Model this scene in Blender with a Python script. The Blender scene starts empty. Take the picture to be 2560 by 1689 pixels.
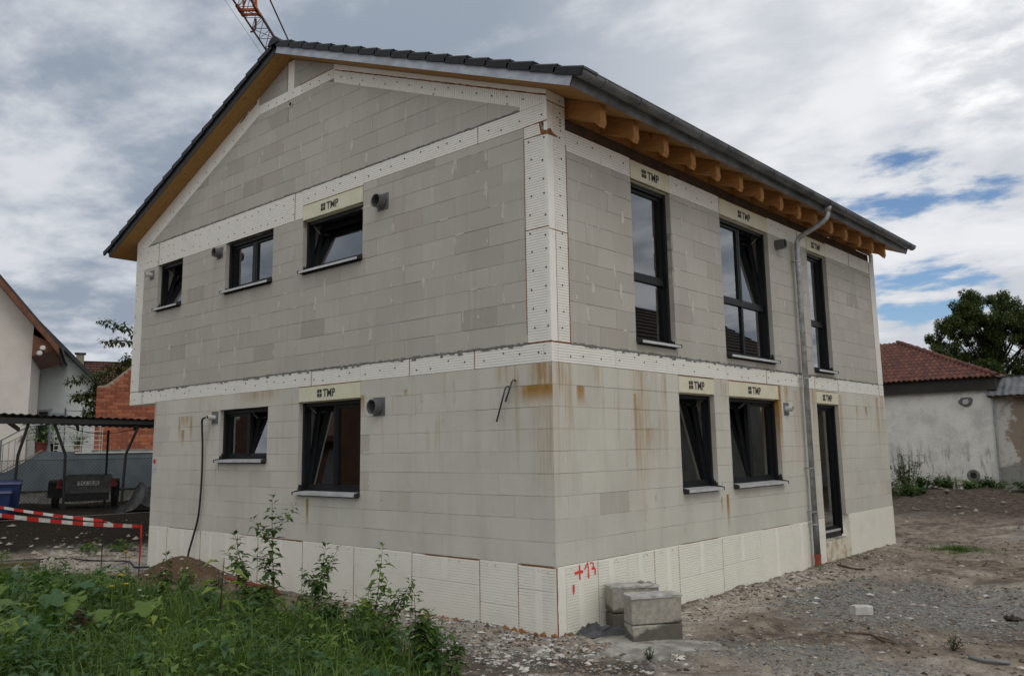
import bpy, bmesh, math, random
from mathutils import Matrix, Vector, noise
R = random.Random(7)
S = bpy.context.scene
COL = S.collection
rad = math.radians

# ------------------------------------------------------------------ camera
cam_d = bpy.data.cameras.new('camera'); cam = bpy.data.objects.new('camera', cam_d); COL.objects.link(cam)
CAM = Vector((5.9534, -7.3769, 1.2885))
yaw, pit, rol = rad(131.6014), rad(8.5357), rad(-0.8903)
fw = Vector((math.cos(pit)*math.cos(yaw), math.cos(pit)*math.sin(yaw), math.sin(pit)))
rt = Vector((math.sin(yaw), -math.cos(yaw), 0)); up = rt.cross(fw)
r2 = rt*math.cos(rol)+up*math.sin(rol); u2 = up*math.cos(rol)-rt*math.sin(rol)
m3 = Matrix((r2, u2, -fw)).transposed()
cam.matrix_world = Matrix.Translation(CAM) @ m3.to_4x4()
cam_d.sensor_width = 36; cam_d.lens = 2102.33/2560*36; cam_d.shift_y = -40.1/2560
cam_d.clip_end = 2000; cam_d.clip_start = .1
S.camera = cam

# ------------------------------------------------------------------ light
SUN_AZ, SUN_EL = rad(-20), rad(52)
S.view_settings.view_transform = 'Standard'; S.view_settings.look = 'None'
S.view_settings.exposure = 0.13; S.view_settings.gamma = 1; S.view_settings.use_curve_mapping = False
sd = bpy.data.lights.new('sun', 'SUN'); sd.energy = 0.5; sd.angle = rad(25); sd.color = (1, .95, .88)
so = bpy.data.objects.new('sun', sd); COL.objects.link(so)
sv = Vector((math.cos(SUN_EL)*math.cos(SUN_AZ), math.cos(SUN_EL)*math.sin(SUN_AZ), math.sin(SUN_EL)))
so.rotation_euler = sv.to_track_quat('Z', 'Y').to_euler()
so.location = (10, 15, 30)

class NT:
    """small node-tree helper"""
    def __init__(s, tree): s.t = tree; s.n = tree.nodes; s.l = tree.links
    def new(s, typ, **kw):
        nd = s.n.new(typ)
        for k, v in kw.items():
            if hasattr(nd, k): setattr(nd, k, v)
        return nd
    def put(s, sock, v):
        if hasattr(v, 'is_output') or isinstance(v, bpy.types.NodeSocket): s.l.new(v, sock)
        elif v is not None: sock.default_value = v
    def math(s, op, a, b=None, c=None, clamp=False):
        nd = s.n.new('ShaderNodeMath'); nd.operation = op; nd.use_clamp = clamp
        s.put(nd.inputs[0], a)
        if b is not None: s.put(nd.inputs[1], b)
        if c is not None: s.put(nd.inputs[2], c)
        return nd.outputs[0]
    def vmath(s, op, a, b=None):
        nd = s.n.new('ShaderNodeVectorMath'); nd.operation = op
        s.put(nd.inputs[0], a)
        if b is not None:
            s.put(nd.inputs['Scale' if op == 'SCALE' else 1], b)
        return nd.outputs['Value' if op in ('DOT_PRODUCT', 'LENGTH', 'DISTANCE') else 0]
    def smooth(s, v, a, b, lo=0., hi=1.):
        nd = s.n.new('ShaderNodeMapRange'); nd.interpolation_type = 'SMOOTHSTEP'
        s.put(nd.inputs[0], v); nd.inputs[1].default_value = a; nd.inputs[2].default_value = b
        nd.inputs[3].default_value = lo; nd.inputs[4].default_value = hi
        return nd.outputs[0]
    def noise(s, vec, scale, detail=4, rough=.5, dist=0., lac=2.):
        nd = s.n.new('ShaderNodeTexNoise'); s.put(nd.inputs['Vector'], vec)
        nd.inputs['Scale'].default_value = scale; nd.inputs['Detail'].default_value = detail
        nd.inputs['Roughness'].default_value = rough; nd.inputs['Distortion'].default_value = dist
        return nd.outputs['Fac']
    def mix(s, f, a, b, blend='MIX'):
        nd = s.n.new('ShaderNodeMix'); nd.data_type = 'RGBA'; nd.blend_type = blend
        s.put(nd.inputs[0], f)
        for sk, v in ((nd.inputs[6], a), (nd.inputs[7], b)):
            if isinstance(v, (tuple, list)): v = (*v[:3], 1)
            s.put(sk, v)
        return nd.outputs[2]
    def scalev(s, vec, sc):
        nd = s.n.new('ShaderNodeMapping'); s.put(nd.inputs[0], vec); nd.inputs['Scale'].default_value = sc
        return nd.outputs[0]

W = bpy.data.worlds.new('World'); S.world = W; W.use_nodes = True
nt = NT(W.node_tree); W.node_tree.nodes.clear()
wo = nt.new('ShaderNodeOutputWorld'); bg = nt.new('ShaderNodeBackground'); nt.l.new(bg.outputs[0], wo.inputs[0])
sky = nt.new('ShaderNodeTexSky'); sky.sky_type = 'NISHITA'; sky.sun_disc = False
sky.sun_elevation = SUN_EL; sky.sun_rotation = math.pi/2-SUN_AZ; sky.altitude = 200
tc = nt.new('ShaderNodeTexCoord'); D = tc.outputs['Generated']
sep = nt.new('ShaderNodeSeparateXYZ'); nt.l.new(D, sep.inputs[0])
zc = nt.math('MAXIMUM', sep.outputs[2], 0.0)
inv = nt.math('DIVIDE', 1.0, nt.math('ADD', zc, 0.16))
P = nt.vmath('SCALE', D, inv)                         # cloud deck seen from below
mp = nt.new('ShaderNodeMapping'); nt.l.new(P, mp.inputs[0])
mp.inputs['Location'].default_value = (1.3, .4, 0); mp.inputs['Rotation'].default_value = (0, 0, rad(-28)); mp.inputs['Scale'].default_value = (.78, 1.0, 0)
Pm = mp.outputs[0]
n1 = nt.noise(Pm, .95, 6, .50, .10)                     # big masses
n2 = nt.noise(Pm, 3.3, 8, .60, .10)                     # billows
n3 = nt.noise(P, .42, 3, .5, .2)
shade = nt.math('ADD', nt.math('MULTIPLY', n1, .52), nt.math('MULTIPLY', n2, .48))
shade = nt.smooth(shade, .42, .59)
dsun = nt.vmath('DOT_PRODUCT', D, tuple(sv))
glow = nt.smooth(dsun, -.35, 1.0)                       # thinner, brighter cloud toward the veiled sun
cdark = nt.mix(glow, (2.65, 3.15, 3.9), (4.9, 5.2, 5.5))
clight = nt.mix(glow, (6.3, 6.55, 6.95), (9.4, 9.3, 9.1))
ccol = nt.mix(shade, cdark, clight)
thin = nt.vmath('DOT_PRODUCT', D, (-.1622, .9067, .3892))          # thin place in the deck where the light breaks through
thin = nt.math('MULTIPLY', nt.smooth(thin, .9935, 1.0), nt.smooth(n2, .40, .62, 0, .6))
wide = nt.vmath('DOT_PRODUCT', D, (-.20, .93, .31))
ccol = nt.mix(nt.smooth(wide, .86, .995, 0, .42), ccol, (9.2, 9.25, 9.4))
ccol = nt.mix(thin, ccol, (12.5, 12.4, 12.2))
# gaps of blue low on the right-hand side of the deck
gdir = Vector((-.2713, .9358, .2252)).normalized()
gd = nt.vmath('DOT_PRODUCT', D, tuple(gdir))
gap = nt.smooth(gd, .988, .9985)
cov = nt.math('SUBTRACT', nt.math('ADD', nt.math('MULTIPLY', n2, .55), nt.math('MULTIPLY', n1, .45)), nt.math('MULTIPLY', gap, .158))
mask = nt.smooth(cov, .285, .36)
skyb = nt.mix(1.0, sky.outputs[0], (.80, .92, 1.05), 'MULTIPLY')
tot = nt.mix(mask, skyb, ccol)
nt.l.new(tot, bg.inputs[0]); bg.inputs[1].default_value = 0.10
W.cycles.sampling_method = 'MANUAL'; W.cycles.sample_map_resolution = 512
S.cycles.max_bounces = 6; S.cycles.diffuse_bounces = 3; S.cycles.caustics_reflective = False; S.cycles.caustics_refractive = False

# ------------------------------------------------------------------ mesh helpers
class MB:
    def __init__(s): s.v = []; s.f = []; s.mi = []; s.cur = 0
    def add(s, vs, fs):
        o = len(s.v); s.v += [tuple(p) for p in vs]
        for f in fs: s.f.append(tuple(i+o for i in f)); s.mi.append(s.cur)
        return s
    def box(s, x0, x1, y0, y1, z0, z1):
        return s.add([(x0,y0,z0),(x1,y0,z0),(x1,y1,z0),(x0,y1,z0),(x0,y0,z1),(x1,y0,z1),(x1,y1,z1),(x0,y1,z1)],
                     [(0,3,2,1),(4,5,6,7),(0,1,5,4),(1,2,6,5),(2,3,7,6),(3,0,4,7)])
    def hexa(s, p):
        return s.add(p, [(0,3,2,1),(4,5,6,7),(0,1,5,4),(1,2,6,5),(2,3,7,6),(3,0,4,7)])
    def bar(s, a, b, w, h=None, upv=(0,0,1)):
        a = Vector(a); b = Vector(b); h = h or w; d = (b-a).normalized(); u = Vector(upv)
        if abs(d.dot(u)) > .98: u = Vector((1,0,0))
        sx = d.cross(u).normalized()*w/2; sy = sx.cross(d).normalized()*h/2
        return s.hexa([a-sx-sy, a+sx-sy, a+sx+sy, a-sx+sy, b-sx-sy, b+sx-sy, b+sx+sy, b-sx+sy])
    def tube(s, path, r, n=8, cap=True):
        path = [Vector(p) for p in path]; o = len(s.v); k = len(path); prev = None
        for i, p in enumerate(path):
            d = (path[min(i+1,k-1)]-path[max(i-1,0)]).normalized()
            if prev is None:
                a = Vector((0,0,1)) if abs(d.z) < .9 else Vector((1,0,0)); e = d.cross(a).normalized()
            else:
                e = (prev-d*prev.dot(d)).normalized()
            prev = e; g = d.cross(e); rr = r[i] if isinstance(r, (list, tuple)) else r
            for j in range(n):
                t = 2*math.pi*j/n; s.v.append(tuple(p+e*math.cos(t)*rr+g*math.sin(t)*rr))
        for i in range(k-1):
            for j in range(n):
                s.f.append((o+i*n+j, o+i*n+(j+1)%n, o+(i+1)*n+(j+1)%n, o+(i+1)*n+j)); s.mi.append(s.cur)
        if cap:
            s.f.append(tuple(o+j for j in range(n))[::-1]); s.mi.append(s.cur)
            s.f.append(tuple(o+(k-1)*n+j for j in range(n))); s.mi.append(s.cur)
        return s
    def prism(s, pts, fn, w0, w1):
        """pts 2D polygon; fn(u, z, w) -> world"""
        n = len(pts)
        return s.add([fn(u, z, w0) for u, z in pts]+[fn(u, z, w1) for u, z in pts],
                     [tuple(range(n)), tuple(range(2*n-1, n-1, -1))]+[(i, i+n, (i+1) % n+n, (i+1) % n) for i in range(n)])
    def blob(s, c, rx, ry, rz, seed=0, amp=.25):
        """small stone: jittered octahedron-ish body"""
        rr = random.Random(seed); vs = []
        for d in ((1,0,0),(-1,0,0),(0,1,0),(0,-1,0),(0,0,1),(0,0,-1)):
            k = 1+rr.uniform(-amp, amp); vs.append((c[0]+d[0]*rx*k+rr.uniform(-amp,amp)*rx, c[1]+d[1]*ry*k+rr.uniform(-amp,amp)*ry, c[2]+d[2]*rz*k))
        return s.add(vs, [(0,2,4),(2,1,4),(1,3,4),(3,0,4),(2,0,5),(1,2,5),(3,1,5),(0,3,5)])
    def mesh(s, name, mats, xf=None, smooth=False):
        me = bpy.data.meshes.new(name)
        vs = [tuple(xf @ Vector(p)) for p in s.v] if xf is not None else s.v
        me.from_pydata(vs, [], s.f)
        if not isinstance(mats, (list, tuple)): mats = [mats]
        for m in mats: me.materials.append(m)
        if len(mats) > 1: me.polygons.foreach_set('material_index', s.mi)
        if smooth: me.polygons.foreach_set('use_smooth', [True]*len(me.polygons))
        me.validate(); me.update()
        bm = bmesh.new(); bm.from_mesh(me); bmesh.ops.recalc_face_normals(bm, faces=bm.faces); bm.to_mesh(me); bm.free()
        return me
    def build(s, name, mats, parent=None, xf=None, smooth=False, **kw):
        return link(name, s.mesh(name, mats, xf, smooth), parent, **kw)

def link(name, me, parent=None, label=None, cat=None, group=None, kind=None):
    o = bpy.data.objects.new(name, me); COL.objects.link(o)
    if parent is not None: set_parent(o, parent)
    for k, v in (('label', label), ('category', cat), ('group', group), ('kind', kind)):
        if v: o[k] = v
    return o
def set_parent(o, p):
    o.parent = p
    if p.parent is None: o.matrix_parent_inverse = p.matrix_basis.inverted()
def thing(name, label, cat, loc, group=None, rotz=0):
    e = bpy.data.objects.new(name, None); COL.objects.link(e)
    e.matrix_basis = Matrix.Translation(loc) @ Matrix.Rotation(rotz, 4, 'Z')
    e.empty_display_size = .2
    e['label'] = label; e['category'] = cat
    if group: e['group'] = group
    return e

# ------------------------------------------------------------------ materials
def base_mat(name, rough=.8, metal=0., spec=.5):
    m = bpy.data.materials.new(name); m.use_nodes = True
    n = NT(m.node_tree); b = m.node_tree.nodes['Principled BSDF']
    b.inputs['Roughness'].default_value = rough; b.inputs['Metallic'].default_value = metal
    b.inputs['Specular IOR Level'].default_value = spec
    return m, n, b
def pos(n): return n.new('ShaderNodeNewGeometry').outputs['Position']
def bump(n, b, h, strength=.3, dist=.01):
    nd = n.new('ShaderNodeBump'); nd.inputs['Strength'].default_value = strength; nd.inputs['Distance'].default_value = dist
    n.put(nd.inputs['Height'], h); n.l.new(nd.outputs[0], b.inputs['Normal'])
def simple(name, c1, c2=None, scale=6, rough=.8, metal=0., bs=0., bscale=60, bd=.005, stretch=(1,1,1), spec=.5, lo=.35, hi=.65, detail=5):
    m, n, b = base_mat(name, rough, metal, spec)
    c2 = c2 or tuple(x*.75 for x in c1)
    v = n.scalev(pos(n), stretch)
    f = n.smooth(n.noise(v, scale, detail, .6), lo, hi)
    n.l.new(n.mix(f, c2, c1), b.inputs['Base Color'])
    if bs: bump(n, b, n.noise(v, bscale, 5, .6), bs, bd)
    return m

def aac(name, axis, stains):
    """aerated concrete: block colour from 'bcol', weathering, pores, rust drips with their own shape"""
    m, n, b = base_mat(name, .92, 0, .2)
    at = n.new('ShaderNodeAttribute'); at.attribute_name = 'bcol'
    p = pos(n); sp = n.new('ShaderNodeSeparateXYZ'); n.l.new(p, sp.inputs[0])
    U = sp.outputs[axis]; Z = sp.outputs[2]
    c = at.outputs['Color']
    c = n.mix(n.smooth(n.noise(p, 1.1, 5, .6), .35, .75, 0, .26), c, (.34, .31, .265))
    c = n.mix(n.smooth(n.noise(n.scalev(p, (2.2, 2.2, .35)), 1.0, 5, .6), .50, .72, 0, .22), c, (.36, .325, .27))
    c = n.mix(n.smooth(n.noise(n.scalev(p, (7, 7, .8)), 1.4, 5, .6), .52, .75, 0, .30), c, (.62, .60, .56))
    c = n.mix(n.smooth(n.noise(p, 9, 4, .7), .60, .78, 0, .16), c, (.30, .28, .25))
    streak = n.noise(n.scalev(p, (9, 9, .55)), 2.0, 4, .6)
    sm = n.smooth(streak, .40, .62)
    tot = None
    for (cu, w, zt, zb, k, sharp) in stains:
        du = n.math('ABSOLUTE', n.math('SUBTRACT', U, cu))
        du = n.math('ADD', du, n.math('MULTIPLY', n.math('SUBTRACT', streak, .5), w*.9))
        fu = n.smooth(du, w*.35, w, 1, 0)
        fz = n.math('MULTIPLY', n.smooth(Z, zb, zb+(zt-zb)*.85), n.smooth(Z, zt, zt+.004, 1, 0))
        t = n.math('MULTIPLY', n.math('MULTIPLY', fu, fz), min(1., k*1.2))
        if not sharp: t = n.math('MULTIPLY', t, n.math('ADD', n.math('MULTIPLY', sm, .75), .25))
        tot = t if tot is None else n.math('MAXIMUM', tot, t)
    # generic faint drips under the floor band
    g = n.math('MULTIPLY', n.smooth(n.noise(n.scalev(p, (3.1, 3.1, .25)), 1.6, 4, .6), .56, .70), n.math('MULTIPLY', n.smooth(Z, .6, 2.25), n.smooth(Z, 2.26, 2.27, 1, 0)))
    tot = n.math('MAXIMUM', tot, n.math('MULTIPLY', g, .5))
    rust = n.mix(n.noise(p, 14, 3), (.25, .13, .035), (.46, .27, .08))
    c = n.mix(tot, c, rust)
    n.l.new(c, b.inputs['Base Color'])
    pit = n.smooth(n.noise(p, 22, 3, .55), .70, .74)
    h = n.math('SUBTRACT', n.math('ADD', n.math('MULTIPLY', n.noise(p, 90, 4, .7), .6), n.noise(p, 14, 4, .6)), n.math('MULTIPLY', pit, 1.5))
    bump(n, b, h, .35, .006)
    return m

# stains: (u centre, half width, z top, z bottom, strength, sharp)
M_gable = aac('aerated_concrete_gable', 0, [
    (-.10, .34, 2.25, 1.55, .75, 0), (-.18, .46, 2.0, 1.72, .85, 1), (-.12, .30, 1.75, .35, .38, 0), (-.75, .18, 2.25, 1.9, .45, 0),
    (-1.75, .05, 2.25, 1.85, .35, 0), (-8.62, .06, 1.94, 1.40, .95, 0), (-8.20, .06, 1.94, 1.36, .95, 0), (-8.42, .26, 1.94, 1.70, .7, 0), (-8.50, .12, 1.70, 1.35, .8, 0),
    (-4.66, .045, .60, .08, .8, 1), (-9.56, .07, 2.25, 1.5, .6, 0), (-6.0, .75, 2.25, 2.02, .5, 0), (-3.40, .06, 2.05, 1.7, .6, 1), (-2.5, .05, 2.08, 1.95, .5, 1), (-7.3, .04, 1.1, .2, .25, 0)])
M_eave = aac('aerated_concrete_side', 1, [
    (.14, .10, 2.25, 1.70, .8, 0), (.52, .10, 2.0, 1.70, .75, 1), (.06, .09, 2.0, .30, .35, 0), (.85, .09, 2.25, 1.85, .5, 0),
    (1.78, .22, 2.25, -.02, .50, 0), (1.66, .05, 1.95, .45, .6, 1), (2.38, .07, 2.25, .7, .45, 0), (1.9, .32, 1.52, 1.05, .45, 0),
    (3.98, .055, .58, .02, .85, 1), (3.80, .03, .55, .25, .6, 1), (3.72, .03, 2.0, .8, .3, 0), (4.05, .09, 2.2, 1.8, .45, 0),
    (5.93, .10, 2.25, .75, .85, 1), (6.22, .12, 2.25, 1.85, .7, 0), (6.6, .2, 2.2, .2, .3, 0), (7.35, .12, 2.25, .7, .5, 0),
    (8.60, .13, 2.2, .5, .6, 0), (9.45, .08, 2.0, 1.65, .55, 0), (9.95, .08, 2.0, 1.72, .7, 1), (10.62, .10, 2.2, .75, .65, 0), (10.9, .14, 2.25, 1.3, .45, 0)])
M_mortar = simple('thin_bed_mortar', (.58, .55, .49), (.24, .22, .19), 1.6, .95, lo=.42, hi=.6)
M_smear = simple('filler_smear', (.58, .555, .50), (.50, .478, .43), 9, .95, bs=.3, bscale=50)
M_cement = simple('rough_cement', (.24, .235, .22), (.13, .128, .12), 16, .95, bs=.6, bscale=40, bd=.02)
def eps_mat(name, c, dirt, mud=False):
    m, n, b = base_mat(name, .75, 0, .25); p = pos(n)
    col = n.mix(n.smooth(n.noise(p, 2.2, 5, .65), .45, .75, 0, .35), c, tuple(x*.78 for x in c))
    col = n.mix(n.smooth(n.noise(n.scalev(p, (5, 5, 1)), 2.5, 5, .7), .60, .74, 0, .55), col, dirt)
    if mud:
        sp = n.new('ShaderNodeSeparateXYZ'); n.l.new(p, sp.inputs[0])
        lvl = n.math('ADD', sp.outputs[2], n.math('MULTIPLY', n.math('SUBTRACT', n.noise(p, 5, 6, .7), .5), .5))
        col = n.mix(n.smooth(lvl, -.70, -.58, .75, 0), col, (.30, .235, .17))
        col = n.mix(n.smooth(n.noise(p, 30, 3, .6), .66, .72, 0, .5), col, (.36, .30, .22))
        col = n.mix(n.smooth(n.noise(n.scalev(p, (1, 1, 2)), 1.2, 5, .65), .56, .70, 0, .35), col, (.62, .52, .38))
    n.l.new(col, b.inputs['Base Color'])
    bump(n, b, n.math('ADD', n.noise(p, 140, 3, .6), n.math('MULTIPLY', n.noise(p, 9, 4, .6), 1.5)), .16, .006)
    return m
M_eps = eps_mat('polystyrene_white', (.885, .868, .815), (.52, .48, .41))
M_epsY = eps_mat('polystyrene_plinth', (.885, .862, .775), (.60, .55, .44))
M_foam = simple('orange_foam', (.33, .135, .035), (.17, .065, .02), 22, .85, bs=.8, bscale=40, bd=.02)
M_dowel = simple('dowel_black', (.018, .017, .016), rough=.9)
M_frame = simple('anthracite_frame', (.0095, .0105, .0125), (.007, .008, .0095), 3, .42, spec=.28)
M_black = simple('black_sealing', (.012, .012, .012), (.035, .033, .03), 30, .7, bs=.5, bscale=40)
M_box = simple('shutter_box_cream', (.72, .69, .53), (.66, .63, .47), 4, .55)
M_print = simple('print_dark_grey', (.045, .045, .046), rough=.7)
M_alu = simple('aluminium_sill', (.62, .63, .64), (.50, .51, .52), 7, .45, .2)
M_pipeg = simple('grey_plastic', (.125, .127, .133), (.095, .097, .10), 8, .45)
M_pipew = simple('white_plastic', (.62, .62, .60), (.5, .5, .48), 8, .45)
M_tile = simple('roof_tile_anthracite', (.013, .0135, .0155), (.008, .0085, .010), 5, .5, bs=.15, bscale=80, spec=.3)
M_zinc = simple('zinc', (.24, .25, .26), (.12, .125, .13), 5, .42, .6, stretch=(1, .4, .4))
M_galv = simple('galvanised', (.44, .46, .47), (.27, .29, .30), 9, .42, .4)
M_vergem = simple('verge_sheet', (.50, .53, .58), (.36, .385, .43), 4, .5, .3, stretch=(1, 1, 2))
def wood(name, c1, c2, stretch, ks=3.):
    m, n, b = base_mat(name, .7, 0, .3); p = pos(n)
    g = n.noise(n.scalev(p, stretch), ks, 6, .65, .6)
    kn = n.smooth(n.noise(p, 7.5, 2, .5), .68, .76)
    col = n.mix(n.smooth(g, .3, .7), c1, c2); col = n.mix(n.math('MULTIPLY', kn, .7), col, tuple(x*.35 for x in c2))
    n.l.new(col, b.inputs['Base Color']); bump(n, b, g, .15, .004)
    return m
M_soffit = wood('soffit_spruce', (.46, .26, .095), (.33, .17, .055), (2, 30, 4))
M_rafter = wood('rafter_spruce', (.44, .215, .072), (.27, .12, .038), (2, 30, 30))
M_oldwood = wood('old_wood', (.16, .11, .07), (.08, .055, .035), (3, 20, 20))
M_recess = simple('dark_membrane', (.10, .062, .040), (.06, .038, .026), 6, .9)
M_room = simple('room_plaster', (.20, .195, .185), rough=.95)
m, n, b = base_mat('window_glass', .0); M_glass = m
for x in list(m.node_tree.nodes):
    if x.type == 'BSDF_PRINCIPLED': m.node_tree.nodes.remove(x)
out = [x for x in m.node_tree.nodes if x.type == 'OUTPUT_MATERIAL'][0]
tr = n.new('ShaderNodeBsdfTransparent'); tr.inputs[0].default_value = (.72, .76, .76, 1)
gl = n.new('ShaderNodeBsdfGlossy'); gl.inputs['Roughness'].default_value = .012; gl.inputs[0].default_value = (.95, .97, 1, 1)
fr = n.new('ShaderNodeFresnel'); fr.inputs[0].default_value = 1.52
mx = n.new('ShaderNodeMixShader'); n.l.new(n.math('MULTIPLY', n.math('ADD', fr.outputs[0], .05), 1.9, clamp=True), mx.inputs[0])
n.l.new(tr.outputs[0], mx.inputs[1]); n.l.new(gl.outputs[0], mx.inputs[2]); n.l.new(mx.outputs[0], out.inputs[0])

# ------------------------------------------------------------------ ground
YL = rad(158); dL = (math.cos(YL), math.sin(YL)); uL = (math.sin(YL), -math.cos(YL))
LX = Matrix(((uL[0], dL[0], 0, CAM.x), (uL[1], dL[1], 0, CAM.y), (0, 0, 1, 0), (0, 0, 0, 1)))   # left-hand neighbours' frame
def Lw(l, d, z=0.): return LX @ Vector((l, d, z))
def sstep(a, b, x):
    t = max(0., min(1., (x-a)/(b-a))); return t*t*(3-2*t)
GB = [(-14, -3.4), (-10, -2.5), (-7.5, -1.55), (-5.9, -1.75), (-3.6, -1.45), (-2.6, -1.25), (-1.3, -1.3), (-.2, -1.6), (.3, -2.05), (1.2, -3.0), (3, -5)]
def grass_edge(x):
    if x <= GB[0][0]: return GB[0][1]
    for (a, ya), (b, yb) in zip(GB, GB[1:]):
        if a <= x <= b: return ya+(yb-ya)*(x-a)/(b-a)
    return GB[-1][1]
def gz(x, y):
    p = Vector((x, y, 0))
    dep = (x-CAM.x)*dL[0]+(y-CAM.y)*dL[1]
    z = -.75
    z += .58*sstep(20.9, 23.4, dep) if x < -9.5 or dep > 19 else 0
    z += .50*sstep(13.5, 21.5, y)*sstep(-14, -9, x) if dep < 30 else 0
    z += .10*noise.noise(p*.35)*sstep(.3, 2.5, max(x, -y, -9-x)) + .045*noise.noise(p*1.3) + .026*noise.noise(p*3.7)+.016*noise.noise(p*8.3)
    # sand heap by the gable wall
    z += .40*math.exp(-(((x+7.05)/1.0)**2+((y+.62)/.52)**2)**1.1)+.16*math.exp(-(((x+5.9)/.7)**2+((y+.85)/.4)**2))
    z += .05*math.exp(-((y+.25)/.3)**2)*sstep(-4.5, -2, x)*sstep(.4, -.2, x)
    # pushed-up soil along the machine track on the right, shallow pit past the far corner
    z += .07*math.exp(-((x-1.15-.02*y)/.35)**2)*sstep(1.2, 2.2, y)*sstep(9, 7, y)
    rut = abs(x-2.1-.12*(y-4)+.12*math.sin(y*.7)); z -= .035*(math.exp(-(rut/.13)**2)+math.exp(-((rut-1.3)/.13)**2))*sstep(-1.5, 0, y)*sstep(16, 12, y)
    z -= .22*sstep(-1.6, -1.0, x)*sstep(1.4, .7, x)*sstep(12.2, 12.35, y)*sstep(13.8, 13.2, y)
    z += .13*math.exp(-((y-20.9)/1.1)**2)*sstep(-7, -5, x)*sstep(4, 1, x)*(1+.9*noise.noise(p*1.1))
    z += .06*sstep(0, 1.5, grass_edge(x)-y)
    return z
def axis_pts(lo, hi, a, b, st):
    pts = []; x = a
    while x <= b+1e-6: pts.append(x); x += st
    g = st; x = b
    while x < hi: g *= 1.22; x += g; pts.append(x)
    g = st; x = a
    while x > lo: g *= 1.22; x -= g; pts.insert(0, x)
    return pts
gx = axis_pts(-500, 500, -17, 6, .10); gy = axis_pts(-400, 600, -6, 14, .10)
mb = MB()
mb.v = [(x, y, gz(x, y)) for y in gy for x in gx]
nx = len(gx); mb.f = [(j*nx+i, j*nx+i+1, (j+1)*nx+i+1, (j+1)*nx+i) for j in range(len(gy)-1) for i in range(nx-1)]
mb.mi = [0]*len(mb.f)
m, n, b = base_mat('site_ground', .95, 0, .15); p = pos(n)
sp = n.new('ShaderNodeSeparateXYZ'); n.l.new(p, sp.inputs[0])
big = n.noise(p, .35, 5, .6, .4); mid = n.noise(p, 1.7, 6, .65, .3); fin = n.noise(p, 26, 5, .75); med = n.noise(p, 7, 5, .7)
dirt = n.mix(n.smooth(n.math('ADD', n.math('MULTIPLY', mid, .6), n.math('MULTIPLY', med, .4)), .38, .62), (.13, .098, .075), (.40, .335, .27))
pale = n.mix(n.smooth(med, .35, .65), (.42, .36, .295), (.66, .60, .52))
grav = n.mix(n.smooth(fin, .35, .66), (.13, .125, .113), (.44, .43, .40))
def patch(cx, cy, rx, ry, ang=0., soft=.5):
    q = n.vmath('SUBTRACT', p, (cx, cy, 0)); mpn = n.new('ShaderNodeMapping'); n.l.new(q, mpn.inputs[0])
    mpn.vector_type = 'TEXTURE'; mpn.inputs['Rotation'].default_value = (0, 0, ang); mpn.inputs['Scale'].default_value = (rx, ry, 1e4)
    d = n.vmath('LENGTH', mpn.outputs[0])
    d = n.math('ADD', d, n.math('MULTIPLY', n.math('SUBTRACT', mid, .5), 1.5))
    return n.smooth(d, 1-soft, 1+soft*.4, 1, 0)
c = n.mix(n.smooth(big, .44, .62), dirt, pale)
c = n.mix(n.smooth(n.noise(p, .8, 5, .6), .56, .70, 0, .55), c, grav)
for (cx, cy, rx, ry, a, col, k) in ((2.3, 4.4, 1.5, 1.9, -.3, grav, .95), (2.3, .9, 1.3, .6, .4, grav, .55), (-.5, -.45, 2.3, .6, 0., grav, .8), (.65, 3.0, .6, 3.4, 0., pale, .95), (-1.5, -.35, 2.2, .35, 0., pale, .6),
                            (.9, 7.0, .8, 1.8, 0., pale, .7), (1.5, 9, 2, 2.2, 0., dirt, .5), (0.2, -1.15, 1.9, .5, .45, (.070, .048, .038), .8), (-10.8, -.6, 2.6, .9, .35, pale, .8), (-9.8, -.15, 1.2, .4, .3, grav, .8),
                            (-7.0, -.75, 1.6, .75, 0., (.155, .098, .062), 1.)):
    c = n.mix(n.math('MULTIPLY', patch(cx, cy, rx, ry, a), k), c, col)
# dark soil, with shade painted in, on the bank and under the neighbour's lean-to; turf soil on the near left
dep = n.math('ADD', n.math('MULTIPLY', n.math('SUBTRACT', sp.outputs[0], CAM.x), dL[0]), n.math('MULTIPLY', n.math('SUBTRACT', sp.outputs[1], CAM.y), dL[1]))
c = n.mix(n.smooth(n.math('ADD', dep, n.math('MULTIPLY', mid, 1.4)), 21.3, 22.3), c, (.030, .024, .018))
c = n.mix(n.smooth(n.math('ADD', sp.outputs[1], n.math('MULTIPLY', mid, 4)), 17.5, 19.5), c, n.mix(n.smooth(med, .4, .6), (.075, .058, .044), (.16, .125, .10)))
specks = n.smooth(n.noise(p, 55, 3, .6), .64, .70)
c = n.mix(n.math('MULTIPLY', specks, .55), c, (.46, .43, .40))
c = n.mix(n.smooth(n.noise(p, 38, 4, .7), .60, .72, 0, .55), c, (.05, .04, .033))
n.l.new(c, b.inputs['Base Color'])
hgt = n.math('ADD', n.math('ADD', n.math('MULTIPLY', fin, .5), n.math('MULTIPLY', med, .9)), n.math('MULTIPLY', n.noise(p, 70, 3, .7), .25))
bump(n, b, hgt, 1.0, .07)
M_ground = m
mb.build('ground', M_ground, kind='structure', smooth=True)

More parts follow.
